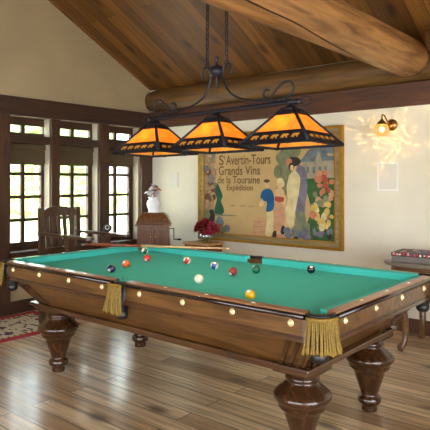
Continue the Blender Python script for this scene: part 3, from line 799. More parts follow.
# house with trees
patch([(-3.10, 1.44), (-3.10, 1.64), (-2.73, 1.66), (-2.73, 1.44)], 'grey', False)
patch([(-3.14, 1.62), (-3.02, 1.76), (-2.86, 1.76), (-2.80, 1.68), (-2.73, 1.68), (-2.73, 1.63)], 'slate', False)
patch([(-2.96, 1.6), (-2.91, 1.74), (-2.86, 1.6)], 'grey', False)
for x in (-3.05, -2.98, -2.91, -2.84): patch([(x, 1.5), (x + .03, 1.5), (x + .03, 1.57), (x, 1.57)], 'slate', False)
for x, z in ((-2.82, 1.78), (-2.76, 1.76)): blob(x, z, .07, .07, 'slate')
# lawn
patch([(-3.1, 1.44), (-2.9, 1.45), (-2.73, 1.45), (-2.73, .8), (-3.05, .8), (-3.06, .95), (-2.99, 1.1), (-3.03, 1.25)], 'green', False)
# low wall where the figures sit
patch([(-3.76, .80), (-3.74, .98), (-3.68, 1.02), (-3.60, 1.0), (-3.40, .9), (-3.1, .92), (-3.1, .80)], 'coral' if False else 'pink', False)
for z in (.84, .90, .96): patch([(-3.75, z), (-3.62, z + .01), (-3.62, z + .004), (-3.75, z - .006)], 'mauve', False)
# woman in violet coat and cream dress, big hat
patch([(-3.16, 1.60), (-3.07, 1.55), (-3.04, 1.38), (-3.07, 1.15), (-3.08, .97), (-3.16, .95), (-3.20, 1.2), (-3.2, 1.45)], 'violet')
patch([(-3.27, 1.48), (-3.2, 1.53), (-3.13, 1.45), (-3.15, 1.28), (-3.2, 1.05), (-3.22, .93), (-3.34, .91), (-3.36, 1.0), (-3.29, 1.2), (-3.3, 1.35)], 'cream')
blob(-3.22, 1.585, .04, .055, 'skin', 8, .05); blob(-3.21, 1.63, .09, .05, 'dark', 9, .1); blob(-3.27, 1.62, .04, .045, 'coral', 8, .1); blob(-3.24, 1.57, .035, .05, 'dark', 8, .1); blob(-3.235, 1.56, .022, .035, 'skin', 8, .05)
patch([(-3.27, .92), (-3.24, .82), (-3.3, .80), (-3.31, .9)], 'dark')
# woman in pink
blob(-3.38, 1.40, .05, .055, 'cream', 9, .1); blob(-3.39, 1.36, .03, .045, 'skin', 8, .05)
patch([(-3.44, 1.32), (-3.36, 1.34), (-3.31, 1.22), (-3.33, 1.08), (-3.27, .92), (-3.33, .84), (-3.49, .86), (-3.52, 1.0), (-3.5, 1.15)], 'skin')
patch([(-3.49, 1.16), (-3.42, 1.2), (-3.34, 1.15), (-3.31, 1.02), (-3.36, .88), (-3.48, .88), (-3.52, 1.0)], 'pink')
patch([(-3.45, 1.25), (-3.34, 1.24), (-3.35, 1.19), (-3.45, 1.2)], 'red')
for a, b_ in ((-3.47, .80), (-3.36, .86)): patch([(a, b_ + .07), (a + .035, b_ + .06), (a + .03, b_ - .02), (a - .02, b_ - .01)], 'dark')
# man in a blue top, pale trousers
blob(-3.555, 1.39, .035, .045, 'skin', 8, .05); blob(-3.56, 1.42, .04, .02, 'brown', 8, .1)
patch([(-3.57, 1.16), (-3.5, 1.16), (-3.47, 1.0), (-3.5, .82), (-3.58, .82), (-3.56, 1.0)], 'cream')
patch([(-3.63, 1.30), (-3.58, 1.33), (-3.5, 1.32), (-3.46, 1.22), (-3.48, 1.1), (-3.57, 1.08), (-3.56, 1.18), (-3.61, 1.2), (-3.65, 1.24)], 'blue')
patch([(-3.62, 1.22), (-3.6, 1.16), (-3.64, 1.13), (-3.67, 1.16)], 'skin')
# bushes and flowers, right and foot
for x, z, a, b_ in ((-3.12, 1.0, .07, .1), (-3.16, .88, .07, .08), (-3.06, .9, .06, .09)): blob(x, z, a, b_, 'sage')
for i in range(24): blob(rr.uniform(-3.32, -2.75), rr.uniform(.80, .9), rr.uniform(.02, .045), rr.uniform(.02, .04), rr.choice(['slate', 'violet', 'dark', 'slate', 'sage', 'violet']))
for i in range(26): blob(rr.uniform(-2.95, -2.75), rr.uniform(1.16, 1.5), rr.uniform(.02, .04), rr.uniform(.02, .04), rr.choice(['coral', 'red', 'pink', 'sage', 'coral']))
for i in range(22): blob(rr.uniform(-2.98, -2.75), rr.uniform(.93, 1.2), rr.uniform(.022, .045), rr.uniform(.022, .045), rr.choice(['yellow', 'yellow', 'cream', 'sage', 'coral']))
obj('printed_poster', bm, art, po, True)

def lettering(s, x, z, size, width=None):
    cu = bpy.data.curves.new('txt', 'FONT'); cu.body = s; cu.size = size; cu.offset = .0012; cu.extrude = .0004
    to = bpy.data.objects.new('tmp', cu); col.objects.link(to)
    dg = bpy.context.evaluated_depsgraph_get(); me = bpy.data.meshes.new_from_object(to.evaluated_get(dg))
    bpy.data.objects.remove(to)
    bm = BM(); bm.from_mesh(me)
    w = max(v.co.x for v in bm.verts) - min(v.co.x for v in bm.verts); k = (width / w) if width else 1
    for v in bm.verts: v.co = Vector((x + v.co.x * k, YA - .0045 - v.co.z, z + v.co.y))
    return bm
def letters(parts, name='lettering'):
    me_bm = BM()
    for p in parts:
        t = lettering(*p); tmp = bpy.data.meshes.new('t'); t.to_mesh(tmp); t.free(); me_bm.from_mesh(tmp); bpy.data.meshes.remove(tmp)
    obj(name, me_bm, 'art_letter', po, True)
letters([('S', -4.26, 1.612, .165, .07), ('t', -4.185, 1.68, .07, .028), ('Avertin-Tours', -4.145, 1.612, .16, .635)])
letters([('Grands Vins', -4.265, 1.492, .15, .605)])
letters([('de la Touraine', -4.28, 1.392, .125, .62)])
letters([('Exp\u00e9dition', -4.14, 1.312, .095, .38)])

# ------------------------------------------------------------------ wall sconce
sx_, sz_ = -2.135, 1.955
scn = thing('wall_sconce', 'brass wall sconce with a glowing glass globe on the cream wall', 'wall lamp', (sx_, YB, sz_))
M['bronze'] = plain('aged_brass', (150, 112, 62), rough=.35, metal=.9, var=.15)
bm = BM(); lathe(bm, [(0, -.032), (.02, -.03), (.03, -.022), (.05, -.016), (.056, -.006), (.056, 0)], 24, axis='Y'); obj('backplate', bm, 'bronze', scn)
gc = Vector((-.025, -.175, -.055))
bm = BM(); tube(bm, spline([(0, -.02, 0), (-.004, -.06, .0), (-.012, -.10, .045), (-.02, -.14, .085), (-.025, -.17, .075), tuple(gc + Vector((0, 0, .085)))], 6), .0075, 10); obj('arm', bm, 'bronze', scn)
bm = BM(); lathe(bm, [(0, .10), (.012, .098), (.02, .085), (.036, .072), (.047, .054), (.049, .048)], 20, gc); obj('gallery_cap', bm, 'bronze', scn)
mg = bpy.data.materials.new('sconce_globe'); mg.use_nodes = True; nt = mg.node_tree; nt.nodes.remove(nt.nodes['Principled BSDF'])
tr = nt.nodes.new('ShaderNodeBsdfTransparent'); tr.inputs[0].default_value = (1, .9, .72, 1)
em = nt.nodes.new('ShaderNodeEmission'); em.inputs['Color'].default_value = (1, .46, .12, 1); em.inputs['Strength'].default_value = .8
gl = nt.nodes.new('ShaderNodeBsdfGlossy'); gl.inputs['Roughness'].default_value = .1
m1 = nt.nodes.new('ShaderNodeMixShader'); m1.inputs[0].default_value = .72; m2 = nt.nodes.new('ShaderNodeMixShader'); m2.inputs[0].default_value = .08
nt.links.new(tr.outputs[0], m1.inputs[1]); nt.links.new(em.outputs[0], m1.inputs[2]); nt.links.new(m1.outputs[0], m2.inputs[1]); nt.links.new(gl.outputs[0], m2.inputs[2]); nt.links.new(m2.outputs[0], nt.nodes['Material Output'].inputs[0])
bm = BM(); lathe(bm, [(.036, .058), (.05, .048), (.063, .025), (.068, 0), (.063, -.026), (.048, -.049), (.028, -.062), (0, -.068)], 28, gc); obj('globe', bm, mg, scn)
mbs = bpy.data.materials.new('sconce_bulb_glow'); mbs.use_nodes = True; nt = mbs.node_tree; nt.nodes.remove(nt.nodes['Principled BSDF'])
t1 = nt.nodes.new('ShaderNodeBsdfTransparent'); e1 = nt.nodes.new('ShaderNodeEmission'); e1.inputs['Color'].default_value = (1, .75, .4, 1); e1.inputs['Strength'].default_value = 8
a1 = nt.nodes.new('ShaderNodeAddShader'); nt.links.new(t1.outputs[0], a1.inputs[0]); nt.links.new(e1.outputs[0], a1.inputs[1]); nt.links.new(a1.outputs[0], nt.nodes['Material Output'].inputs[0])
bm = BM(); ball(bm, tuple(gc), .024, 14, 10); obj('bulb', bm, mbs, scn)
# the bulb's light, its strength patterned to imitate the flecks of the globe's glass
ld = bpy.data.lights.new('sconce_light', 'POINT'); ld.energy = 9; ld.color = (1, .68, .28); ld.shadow_soft_size = .004; ld.use_nodes = True
nt = ld.node_tree; L = nt.links.new
tc = nt.nodes.new('ShaderNodeTexCoord'); v = nt.nodes.new('ShaderNodeTexVoronoi'); v.feature = 'F1'; v.inputs['Scale'].default_value = 8.0
n_ = nt.nodes.new('ShaderNodeTexNoise'); n_.inputs['Scale'].default_value = 6
L(tc.outputs['Normal'], n_.inputs['Vector'])
mixv = nt.nodes.new('ShaderNodeVectorMath'); mixv.operation = 'MULTIPLY_ADD'; mixv.inputs[1].default_value = (.12, .12, .12)
L(n_.outputs['Color'], mixv.inputs[0]); L(tc.outputs['Normal'], mixv.inputs[2]); L(mixv.outputs[0], v.inputs['Vector'])
rp = nt.nodes.new('ShaderNodeValToRGB'); rp.color_ramp.elements[0].position = .0; rp.color_ramp.elements[0].color = (2.2, 2.2, 2.2, 1); rp.color_ramp.elements[1].position = .42; rp.color_ramp.elements[1].color = (.18, .18, .18, 1)
L(v.outputs['Distance'], rp.inputs['Fac'])
sp_ = nt.nodes.new('ShaderNodeSeparateXYZ'); L(tc.outputs['Normal'], sp_.inputs[0])
pw = nt.nodes.new('ShaderNodeMath'); pw.operation = 'MULTIPLY_ADD'; L(sp_.outputs['Y'], pw.inputs[0]); L(sp_.outputs['Y'], pw.inputs[1]); pw.inputs[2].default_value = .22
dv = nt.nodes.new('ShaderNodeMath'); dv.operation = 'DIVIDE'; L(rp.outputs['Color'], dv.inputs[0]); L(pw.outputs[0], dv.inputs[1])
e_ = nt.nodes['Emission']; L(dv.outputs[0], e_.inputs['Strength'])
lo = bpy.data.objects.new('sconce_light', ld); col.objects.link(lo); lo.parent = scn; lo.location = gc

# wall grille under the sconce, pale plate near the corner
g = thing('wall_speaker', 'flush white rectangular wall speaker below the sconce', 'speaker', (-2.177, YB, 1.323))
bm = BM()
for lo_, hi_ in (((-.105, -.008, 0), (-.09, 0, .275)), ((.09, -.008, 0), (.105, 0, .275)), ((-.09, -.008, .26), (.09, 0, .275)), ((-.09, -.008, 0), (.09, 0, .015))): box(bm, lo_, hi_, bev=.002)
obj('frame', bm, 'white', g)
bm = BM(); box(bm, (-.09, -.005, .015), (.09, -.001, .26)); obj('grille', bm, 'wallplate', g)
bm = BM(); box(bm, (-.07, -.008, 0), (.07, 0, .2), bev=.003); box(bm, (-.055, -.011, .015), (.055, -.007, .185), bev=.001)
o = obj('wall_plate', bm, 'wallplate'); o.location = (-5.03, YB, 1.335); tag(o, 'small pale blank plate on the wall right of the white china vase', 'wall plate')

# ------------------------------------------------------------------ gramophone cabinet in the corner
ga = thing('gramophone_cabinet', 'oak gramophone cabinet with domed lid standing in the room corner', 'gramophone', (-4.93, 4.72, 0), R(43))
bm = BM()
hexa(bm, [(-.215, -.19, .08), (.215, -.19, .08), (.215, .19, .08), (-.215, .19, .08)], [(-.185, -.175, .89), (.185, -.175, .89), (.185, .175, .89), (-.185, .175, .89)])
box(bm, (-.212, -.205, .882), (.212, .2, .908), bev=.006)
for sx in (-1, 1):
    for sy in (-1, 1): box(bm, (sx * .2 - .025, sy * .17 - .025, 0), (sx * .2 + .025, sy * .17 + .025, .09), bev=.006)
obj('body', bm, 'oakcab', ga)
bm = BM()
rings_ = [(.20, .185, .912), (.205, .19, .918), (.205, .19, .93), (.192, .177, .938), (.186, .171, .955), (.176, .161, .985), (.155, .14, 1.012), (.135, .12, 1.026), (.125, .11, 1.036), (0.0, 0.0, 1.036)]
prev = None
for a_, b2, z_ in rings_[:-1]:
    cur = [bm.verts.new(p) for p in ((-a_, -b2, z_), (a_, -b2, z_), (a_, b2, z_), (-a_, b2, z_))]
    if prev:
        for q in range(4): bm.faces.new((prev[q], prev[(q + 1) % 4], cur[(q + 1) % 4], cur[q]))
    else: bm.faces.new(cur[::-1])
    prev = cur
bm.faces.new(prev); obj('lid', bm, 'oakcab', ga)
for s in (-1, 1):
    bm = BM(); a, b_ = (.007, .168) if s > 0 else (-.168, -.007)
    hexa(bm, [(a, -.197, .62), (b_, -.197, .62), (b_, -.180, .62), (a, -.180, .62)], [(a, -.191, .855), (b_, -.191, .855), (b_, -.172, .855), (a, -.172, .855)])
    box(bm, (a + .02, -.203, .65), (b_ - .02, -.19, .835), bev=.003)
    dr = obj('door', bm, 'oakcab', ga)
    bm = BM(); ball(bm, (s * .03, -.212, .765), .013, 10, 8); obj('knob', bm, 'brass', dr)
bm = BM(); box(bm, (-.17, -.205, .12), (.17, -.19, .59), bev=.003); obj('lower_panel', bm, 'oakcab', ga)
bm = BM(); tube(bm, spline([(.18, 0, .84), (.225, 0, .84), (.24, 0, .83), (.242, 0, .72), (.25, 0, .71), (.29, 0, .708)], 5), .006, 8); cr_ = obj('crank', bm, 'iron', ga)
bm = BM(); tube(bm, [(.285, 0, .708), (.33, 0, .708)], [.013, .011], 10); obj('crank_grip', bm, 'leather', cr_)

# white china vase of flowers on the gramophone
fv = thing('flower_vase', 'white china vase of small pale flowers on the gramophone lid', 'vase', (-4.955, 4.74, 1.036), R(40)); fv.scale = (1.3, 1.3, 1.15)
bm = BM(); lathe(bm, [(0, 0), (.05, 0), (.055, .008), (.048, .02), (.058, .05), (.068, .09), (.062, .12), (.045, .14), (.045, .15), (.058, .165), (.052, .165), (.04, .15), (.038, .14), (0, .12)], 24); obj('vase', bm, 'porcelain', fv)
fl = {'petal_white': (240, 238, 232), 'petal_orange': (214, 132, 92), 'petal_purple': (104, 84, 110), 'petal_pale': (214, 214, 226)}
for k_, c_ in fl.items(): M[k_] = plain(k_, c_, rough=.6, var=.1)
M['petal_red'] = plain('petal_red', (132, 22, 40), rough=.6, var=.25, scale=40)
M['stem_green'] = plain('stem_green', (74, 104, 54), rough=.6, var=.2)
def blossom(bm, c, r, n_p=7, up=Vector((0, 0, 1)), rnd=random):
    c = Vector(c); up = up.normalized(); a = up.orthogonal().normalized(); b = up.cross(a)
    for ringi, (rad, lift, npet) in enumerate(((1.0, .15, n_p), (.6, .55, n_p - 1))):
        for i in range(npet):
            t = 2 * PI * i / npet + ringi * .4 + rnd.uniform(-.2, .2); o_ = a * math.cos(t) + b * math.sin(t); s_ = up.cross(o_)
            rr_ = r * rad * rnd.uniform(.85, 1.1)
            v = [bm.verts.new(p) for p in (c, c + o_ * rr_ * .5 + s_ * rr_ * .32 + up * rr_ * lift, c + o_ * rr_ + up * rr_ * (lift * 1.3), c + o_ * rr_ * .5 - s_ * rr_ * .32 + up * rr_ * lift)]
            bm.faces.new((v[0], v[1], v[2])); bm.faces.new((v[0], v[2], v[3]))
    ball(bm, tuple(c + up * r * .2), r * .22, 8, 6)
rv = random.Random(3)
for i in range(24):
    a = rv.uniform(0, 2 * PI); q = rv.uniform(.0, 1); z = .17 + .10 * rv.random() + .03 * (1 - q)
    p = Vector((.07 * q * math.cos(a), .07 * q * math.sin(a), z))
    bm = BM(); blossom(bm, p, rv.uniform(.026, .04), 7, Vector((p.x * 6, p.y * 6, .6)), rv); tube(bm, [(p.x * .2, p.y * .2, .13), tuple(p)], .002, 5)
    obj('flower', bm, rv.choice(['petal_white', 'petal_white', 'petal_white', 'petal_pale', 'petal_pale', 'petal_orange', 'petal_purple']), fv)

# ------------------------------------------------------------------ low pine chest with red flowers
ch = thing('side_table', 'small pine side table with a flower bowl under the poster', 'side table', (-4.34, 4.96, 0))
bm = BM(); box(bm, (-.20, -.15, .675), (.20, .15, .70), bev=.006); obj('top', bm, 'pine', ch)
bm = BM(); box(bm, (-.18, -.13, .55), (.18, .13, .675)); obj('apron', bm, 'oakcab', ch)
bm = BM(); box(bm, (-.15, -.138, .575), (.15, -.128, .655), bev=.002); dw = obj('drawer', bm, 'oakcab', ch)
bm = BM(); ball(bm, (0, -.146, .615), .012, 10, 8); obj('knob', bm, 'brass', dw)
for sx in (-1, 1):
    for sy in (-1, 1):
        bm = BM(); hexa(bm, [(sx * .16 - .014, sy * .11 - .014, 0), (sx * .16 + .014, sy * .11 - .014, 0), (sx * .16 + .014, sy * .11 + .014, 0), (sx * .16 - .014, sy * .11 + .014, 0)], [(sx * .16 - .022, sy * .11 - .022, .675), (sx * .16 + .022, sy * .11 - .022, .675), (sx * .16 + .022, sy * .11 + .022, .675), (sx * .16 - .022, sy * .11 + .022, .675)])
        obj('leg', bm, 'oakcab', ch)
fb = thing('flower_bowl', 'clear glass bowl of dark red flowers on the small pine table', 'flowers', (-4.30, 4.95, .70))
bm = BM(); lathe(bm, [(0, .004), (.045, .004), (.075, .03), (.088, .065), (.082, .10), (.07, .118), (.066, .118), (.078, .10), (.083, .065), (.07, .033), (.042, .01), (0, .01)], 28); obj('bowl', bm, 'clear', fb)
rv = random.Random(8)
for i in range(44):
    a = rv.uniform(0, 2 * PI); q = math.sqrt(rv.random()); p = Vector((.155 * q * math.cos(a), .115 * q * math.sin(a), .11 + .13 * (1 - q * q) + rv.uniform(-.015, .02)))
    bm = BM(); blossom(bm, p, rv.uniform(.042, .058), 7, Vector((p.x * 5 + rv.uniform(-.6, .6), p.y * 5 + rv.uniform(-.6, .6), .5)), rv); obj('flower', bm, 'petal_red', fb)
bm = BM()
for i in range(14):
    a = 2 * PI * i / 14; tube(bm, spline([(.03 * math.cos(a + 1), .03 * math.sin(a + 1), .02), (.045 * math.cos(a), .045 * math.sin(a), .09), (.09 * math.cos(a), .08 * math.sin(a), .15)], 3), .0035, 5)
obj('stems', bm, 'stem_green', fb)

# ------------------------------------------------------------------ tall spectator armchair by the windows
CX, CY0, CY1 = -4.86, 3.14, 3.57
pc = thing('spectator_chair', 'tall slat-back wooden armchair standing with its back to the windows', 'chair', (CX + .2, (CY0 + CY1) / 2, 0))
for y in (CY0, CY1):
    zf = .0068 if y == CY0 else 0
    bm = BM(); hexa(bm, [(CX - .03, y - .03, zf), (CX + .03, y - .03, zf), (CX + .03, y + .03, zf), (CX - .03, y + .03, zf)], [(CX - .06, y - .025, 1.15), (CX - .015, y - .025, 1.15), (CX - .015, y + .025, 1.15), (CX - .06, y + .025, 1.15)]); obj('back_post', bm, 'chair', pc, True)
    bm = BM(); box(bm, (CX + .41, y - .035, 0), (CX + .475, y + .035, .885), bev=.004); obj('front_leg', bm, 'chair', pc, True)
    bm = BM()
    prism(bm, [(CX - .05, y - .035), (CX + .3, y - .045), (CX + .75, y - .045), (CX + .78, y - .02), (CX + .78, y + .02), (CX + .75, y + .045), (CX + .3, y + .045), (CX - .05, y + .035)], .882, .907); obj('armrest', bm, 'chair', pc, True)
    bm = BM(); box(bm, (CX, y - .015, .2), (CX + .42, y + .015, .235)); obj('stretcher', bm, 'chair', pc, True)
bm = BM()
n_s = 12
for i in range(n_s):
    y0 = CY0 + .02 + (CY1 - CY0 - .04) * i / n_s; y1 = CY0 + .02 + (CY1 - CY0 - .04) * (i + 1) / n_s
    f0, f1 = i / n_s, (i + 1) / n_s; b0 = .035 * math.sin(PI * f0); b1 = .035 * math.sin(PI * f1)
    hexa(bm, [(CX - .045 - b0, y0, 1.06), (CX - .02 - b0, y0, 1.06), (CX - .02 - b1, y1, 1.06), (CX - .045 - b1, y1, 1.06)], [(CX - .052 - b0, y0, 1.125 + b0 * 1.1), (CX - .027 - b0, y0, 1.125 + b0 * 1.1), (CX - .027 - b1, y1, 1.125 + b1 * 1.1), (CX - .052 - b1, y1, 1.125 + b1 * 1.1)])
obj('top_rail', bm, 'chair', pc, True)
for i in range(5):
    y = CY0 + .075 + .0715 * i; bw = .035 * math.sin(PI * (y - CY0) / (CY1 - CY0))
    bm = BM(); hexa(bm, [(CX - .02, y - .018, .66), (CX - .005, y - .018, .66), (CX - .005, y + .018, .66), (CX - .02, y + .018, .66)], [(CX - .045 - bw, y - .022, 1.07), (CX - .027 - bw, y - .022, 1.07), (CX - .027 - bw, y + .022, 1.07), (CX - .045 - bw, y + .022, 1.07)]); obj('back_slat', bm, 'chair', pc, True)
bm = BM(); box(bm, (CX - .02, CY0 - .02, .64), (CX + .47, CY1 + .02, .68), bev=.008); obj('seat', bm, 'chair', pc, True)
bm = BM(); box(bm, (CX + .42, CY0, .3), (CX + .455, CY1, .34)); obj('footrest', bm, 'chair', pc, True)
bm = BM(); box(bm, (CX - .012, CY0, .7), (CX + .012, CY1, .75)); obj('lower_rail', bm, 'chair', pc, True)
# dark ball on the chair arm
bm = BM(); ball(bm, (0, 0, .042), .042, 28, 18)
o = obj('round_ornament', bm, 'leather'); o.location = (CX + .47, CY1, .9075); tag(o, 'black ball with a pale ring resting on the far arm of the tall chair', 'ornament')
bm = BM(); rg = [Vector((.02 * math.cos(a), .02 * math.sin(a), 0)) for a in [2 * PI * k / 24 for k in range(24)]]
m4 = Vector((0, 0, 1)).rotation_difference(Vector((.66, -.72, .25))).to_matrix()
tube(bm, [m4 @ (p + Vector((0, 0, .0375))) + Vector((0, 0, .042)) for p in rg], .0028, 6, closed=True); obj('white_ring', bm, 'white', o)

# ------------------------------------------------------------------ console table at the right with a game box
ct = thing('console_table', 'antique console table with curved legs against the right of the cream wall', 'console table', (-1.42, 4.80, 0)); ct.scale = (1, 1, 1.06)
bm = BM(); prism(bm, rounded(.54, .30, .16, 8), .672, .70); prism(bm, rounded(.555, .315, .17, 8), .682, .694); obj('top', bm, 'grey_top', ct)
bm = BM(); ring_prism(bm, rounded(.50, .265, .13, 8), rounded(.47, .235, .11, 8), .56, .672); obj('apron', bm, 'antique', ct)
bm = BM(); box(bm, (-.2, -.272, .58), (.2, -.258, .655), bev=.002); dw = obj('drawer', bm, 'antique', ct)
bm = BM(); ball(bm, (0, -.28, .617), .012, 10, 8); obj('knob', bm, 'brass', dw)
for sx in (-1, 1):
    for sy in (-1, 1):
        bm = BM(); x, y = sx * .36, sy * .205
        d_ = Vector((sx * .5, sy * .86, 0)).normalized()
        P = [(.0, .57), (.03, .48), (.035, .4), (.015, .3), (-.005, .2), (-.005, .12), (.015, .06), (.045, .03), (.055, .026)]
        tube(bm, spline([(x + d_.x * a, y + d_.y * a, z) for a, z in P], 4), [.042 - .018 * min(1, i / 22) + (.010 if i > 28 else 0) for i in range(33)], 10)
        obj('cabriole_leg', bm, 'antique', ct)
gb = thing('game_box', 'flat board game box with a colourful edge lying on the console table', 'game box', (-1.60, 4.72, .743), R(4)); gb.scale = (1, 1, 1.3)
M['box_grey'] = plain('box_grey', (112, 106, 100), rough=.6); M['box_black'] = plain('box_black', (40, 36, 38), rough=.5)
bm = BM(); box(bm, (-.29, -.15, 0), (.29, .15, .042), bev=.002); obj('tray', bm, 'box_grey', gb)
bm = BM(); box(bm, (-.293, -.153, .036), (.293, .153, .06), 0, bev=.002)
cols_ = ['box_black', 'petal_orange', 'petal_red', 'white', 'box_grey']
M['box_red'] = plain('box_red', (196, 62, 66), rough=.5); M['box_blue'] = plain('box_blue', (60, 84, 140), rough=.5); M['box_pink'] = plain('box_pink', (222, 160, 160), rough=.5)
rv = random.Random(5)
for i in range(30):
    x = -.28 + .018 * i + rv.uniform(-.004, .004); box(bm, (x, -.1545, .038 + rv.uniform(0, .008)), (x + rv.uniform(.01, .022), -.152, .052 + rv.uniform(0, .007)), rv.choice([1, 1, 2, 3, 4]))
for i in range(40):
    x, y = rv.uniform(-.26, .24), rv.uniform(-.13, .1); box(bm, (x, y, .0595), (x + rv.uniform(.02, .06), y + rv.uniform(.015, .04), .0605), rv.choice([1, 1, 2, 3, 4]))
obj('lid', bm, ['box_black', 'box_red', 'box_blue', 'white', 'box_pink'], gb)

# ------------------------------------------------------------------ rug
def rug_mat():
    m, nt, b = newmat('rug_field'); L = nt.links.new
    tc = nt.nodes.new('ShaderNodeTexCoord'); mp = nt.nodes.new('ShaderNodeMapping'); mp.inputs['Scale'].default_value = (5, 9, 1); L(tc.outputs['Object'], mp.inputs['Vector'])
    v = nt.nodes.new('ShaderNodeTexNoise'); v.inputs['Scale'].default_value = 1.6; v.inputs['Detail'].default_value = 2; L(mp.outputs['Vector'], v.inputs['Vector'])
    r = nt.nodes.new('ShaderNodeValToRGB'); r.color_ramp.interpolation = 'CONSTANT'
    e = r.color_ramp.elements; e[0].color = lin((64, 54, 54)); e[0].position = 0; e[1].color = lin((204, 190, 164)); e[1].position = .43
    k = e.new(.66); k.color = lin((150, 130, 112))
    L(v.outputs['Fac'], r.inputs['Fac']); L(r.outputs['Color'], b.inputs['Base Color']); b.inputs['Roughness'].default_value = .95
    return m
M['rug_field'] = rug_mat(); M['rug_red'] = plain('rug_red', (168, 40, 52), rough=.95, var=.15, scale=50); M['rug_dark'] = plain('rug_dark', (70, 58, 56), rough=.95)
rg = thing('rug', 'red-bordered patterned rug on the floor below the windows', 'rug', (-4.98, 2.2, 0))
x0, x1, y0, y1 = -5.42, -4.57, .9, 3.39
bm = BM(); box(bm, (x0 + .13, y0 + .13, .0005), (x1 - .13, y1 - .13, .006)); obj('field', bm, 'rug_field', rg, True)
def flat_ring(lo, hi, w, z):
    bm = BM()
    box(bm, (lo[0], lo[1], .0005), (hi[0], lo[1] + w, z)); box(bm, (lo[0], hi[1] - w, .0005), (hi[0], hi[1], z)); box(bm, (lo[0], lo[1] + w, .0005), (lo[0] + w, hi[1] - w, z)); box(bm, (hi[0] - w, lo[1] + w, .0005), (hi[0], hi[1] - w, z)); return bm
obj('border', flat_ring((x0, y0), (x1, y1), .09, .006), 'rug_red', rg, True)
bm = BM()
lo, hi, w = (x0 + .09, y0 + .09), (x1 - .09, y1 - .09), .04
box(bm, (lo[0], lo[1], .0005), (hi[0], hi[1], .004))
k = 0
y = lo[1]
while y < hi[1]:
    for x in (lo[0], hi[0] - w): box(bm, (x + .004, y + .01, .003), (x + w - .004, y + .045, .0065), 1)
    y += .06
x = lo[0]
while x < hi[0] - .03:
    for yy in (lo[1], hi[1] - w): box(bm, (x + .01, yy + .004, .003), (x + .045, yy + w - .004, .0065), 1)
    x += .06
obj('inner_band', bm, ['rug_dark', 'art_cream'], rg, True)

# ------------------------------------------------------------------ outdoors through the windows
GZ = -.35
bm = BM(); box(bm, (-90, -60, GZ - .1), (XL - .25, 90, GZ)); o = obj('ground', bm, 'grass'); o['kind'] = 'structure'; o['label'] = 'sunlit lawn outside the windows'
bm = BM(); box(bm, (-16, -8, GZ - .05), (XL - .3, 30, GZ + .02)); o = obj('terrace', bm, 'terrace'); o['kind'] = 'structure'; o['label'] = 'pale terrace outside the windows'
def tree(x, y, h, r, label, mat='leaf', seedv=0, trunk=True):
    t = thing('tree' if trunk else 'bush', label, 'tree' if trunk else 'bush', (x, y, GZ), 0, 'trees beyond the terrace' if trunk else 'bushes beyond the terrace')
    rnd = random.Random(seedv)
    if trunk:
        bm = BM(); tube(bm, [(0, 0, 0), (.05, .02, h * .3), (0, .05, h * .7)], [.22, .16, .08], 10); obj('trunk', bm, 'bark', t)
    bm = BM()
    for i in range(420):
        a, b_ = rnd.uniform(0, 2 * PI), rnd.uniform(-1, 1); q = rnd.random() ** .4
        rr_ = math.sqrt(1 - b_ * b_); base = h * (.58 if trunk else .45)
        c = Vector((r * q * rr_ * math.cos(a), r * q * rr_ * math.sin(a), base + h * (.42 if trunk else .45) * q * b_))
        s_ = r * rnd.uniform(.10, .2); u = Vector((rnd.uniform(-1, 1), rnd.uniform(-1, 1), rnd.uniform(-1, 1))).normalized(); w_ = u.orthogonal().normalized()
        vs = [bm.verts.new(c + (u * ca + w_ * sa) * s_) for ca, sa in ((1, 0), (.3, .6), (-.9, .3), (-.5, -.7), (.4, -.6))]
        bm.faces.new(vs)
    obj('foliage', bm, mat, t)
tree(-30, 18.5, 7, 2.4, 'green tree seen through the leftmost window', 'leaf', 1)
tree(-33, 24.0, 8, 2.8, 'green tree seen through the middle window', 'leaf', 2)
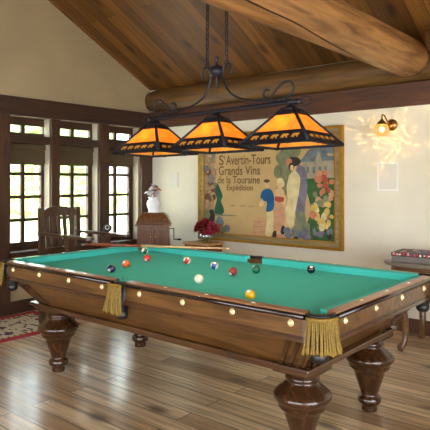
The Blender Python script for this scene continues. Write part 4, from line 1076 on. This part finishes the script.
tree(-31, 13.2, 7, 2.4, 'green tree left of the one behind the leftmost window', 'leaf2', 6)
tree(-31, 30.5, 8, 2.8, 'green tree seen through the window nearest the corner', 'leaf2', 3)
tree(-24, 14.6, 2.0, 1.5, 'low pale bush beyond the terrace in the leftmost window', 'leaf2', 4, False)
tree(-24, 18.6, 2.2, 1.6, 'low pale bush beyond the terrace in the middle window', 'leaf2', 5, False)
pa = thing('patio_parasol', 'tan patio parasol outside the window nearest the corner', 'parasol', (-9.2, 7.45, GZ + .02))
bm = BM(); lathe(bm, [(0, 1.83), (.1, 1.82), (.25, 1.77), (.38, 1.68), (.44, 1.58), (.43, 1.55), (.36, 1.66), (.24, 1.74), (0, 1.79)], 24); obj('canopy', bm, 'canvas_tan', pa)
bm = BM(); tube(bm, [(0, 0, 0), (0, 0, 1.82)], .03, 10); tube(bm, [(0, 0, 0), (0, 0, .06)], .25, 20); obj('pole', bm, 'bark', pa)

# ------------------------------------------------------------------ light
w = bpy.data.worlds.new('sky'); sc.world = w; w.use_nodes = True
bg = w.node_tree.nodes['Background']; bg.inputs['Color'].default_value = (.88, .94, 1.0, 1); bg.inputs['Strength'].default_value = 7
sd = bpy.data.lights.new('sun', 'SUN'); sd.energy = 30; sd.angle = R(1.5); sd.color = (1, .95, .86)
so = bpy.data.objects.new('sun', sd); col.objects.link(so); so.location = (-10, 20, 15)
so.rotation_euler = Vector((-.28, -.62, -.73)).to_track_quat('-Z', 'Y').to_euler()

# ------------------------------------------------------------------ camera
cd = bpy.data.cameras.new('camera'); cam = bpy.data.objects.new('camera', cd); col.objects.link(cam)
cam.location = (0, 0, 1.415); cam.rotation_euler = (R(90), 0, R(40))
cd.sensor_width = 36; cd.lens = 36 * 557.6 / 430; cd.shift_y = -(215 - 181.4) / 430
cd.clip_start = .05; cd.clip_end = 300
sc.camera = cam
sc.view_settings.view_transform = 'Standard'; sc.view_settings.look = 'None'; sc.view_settings.gamma = 1
sc.view_settings.exposure = 0.68
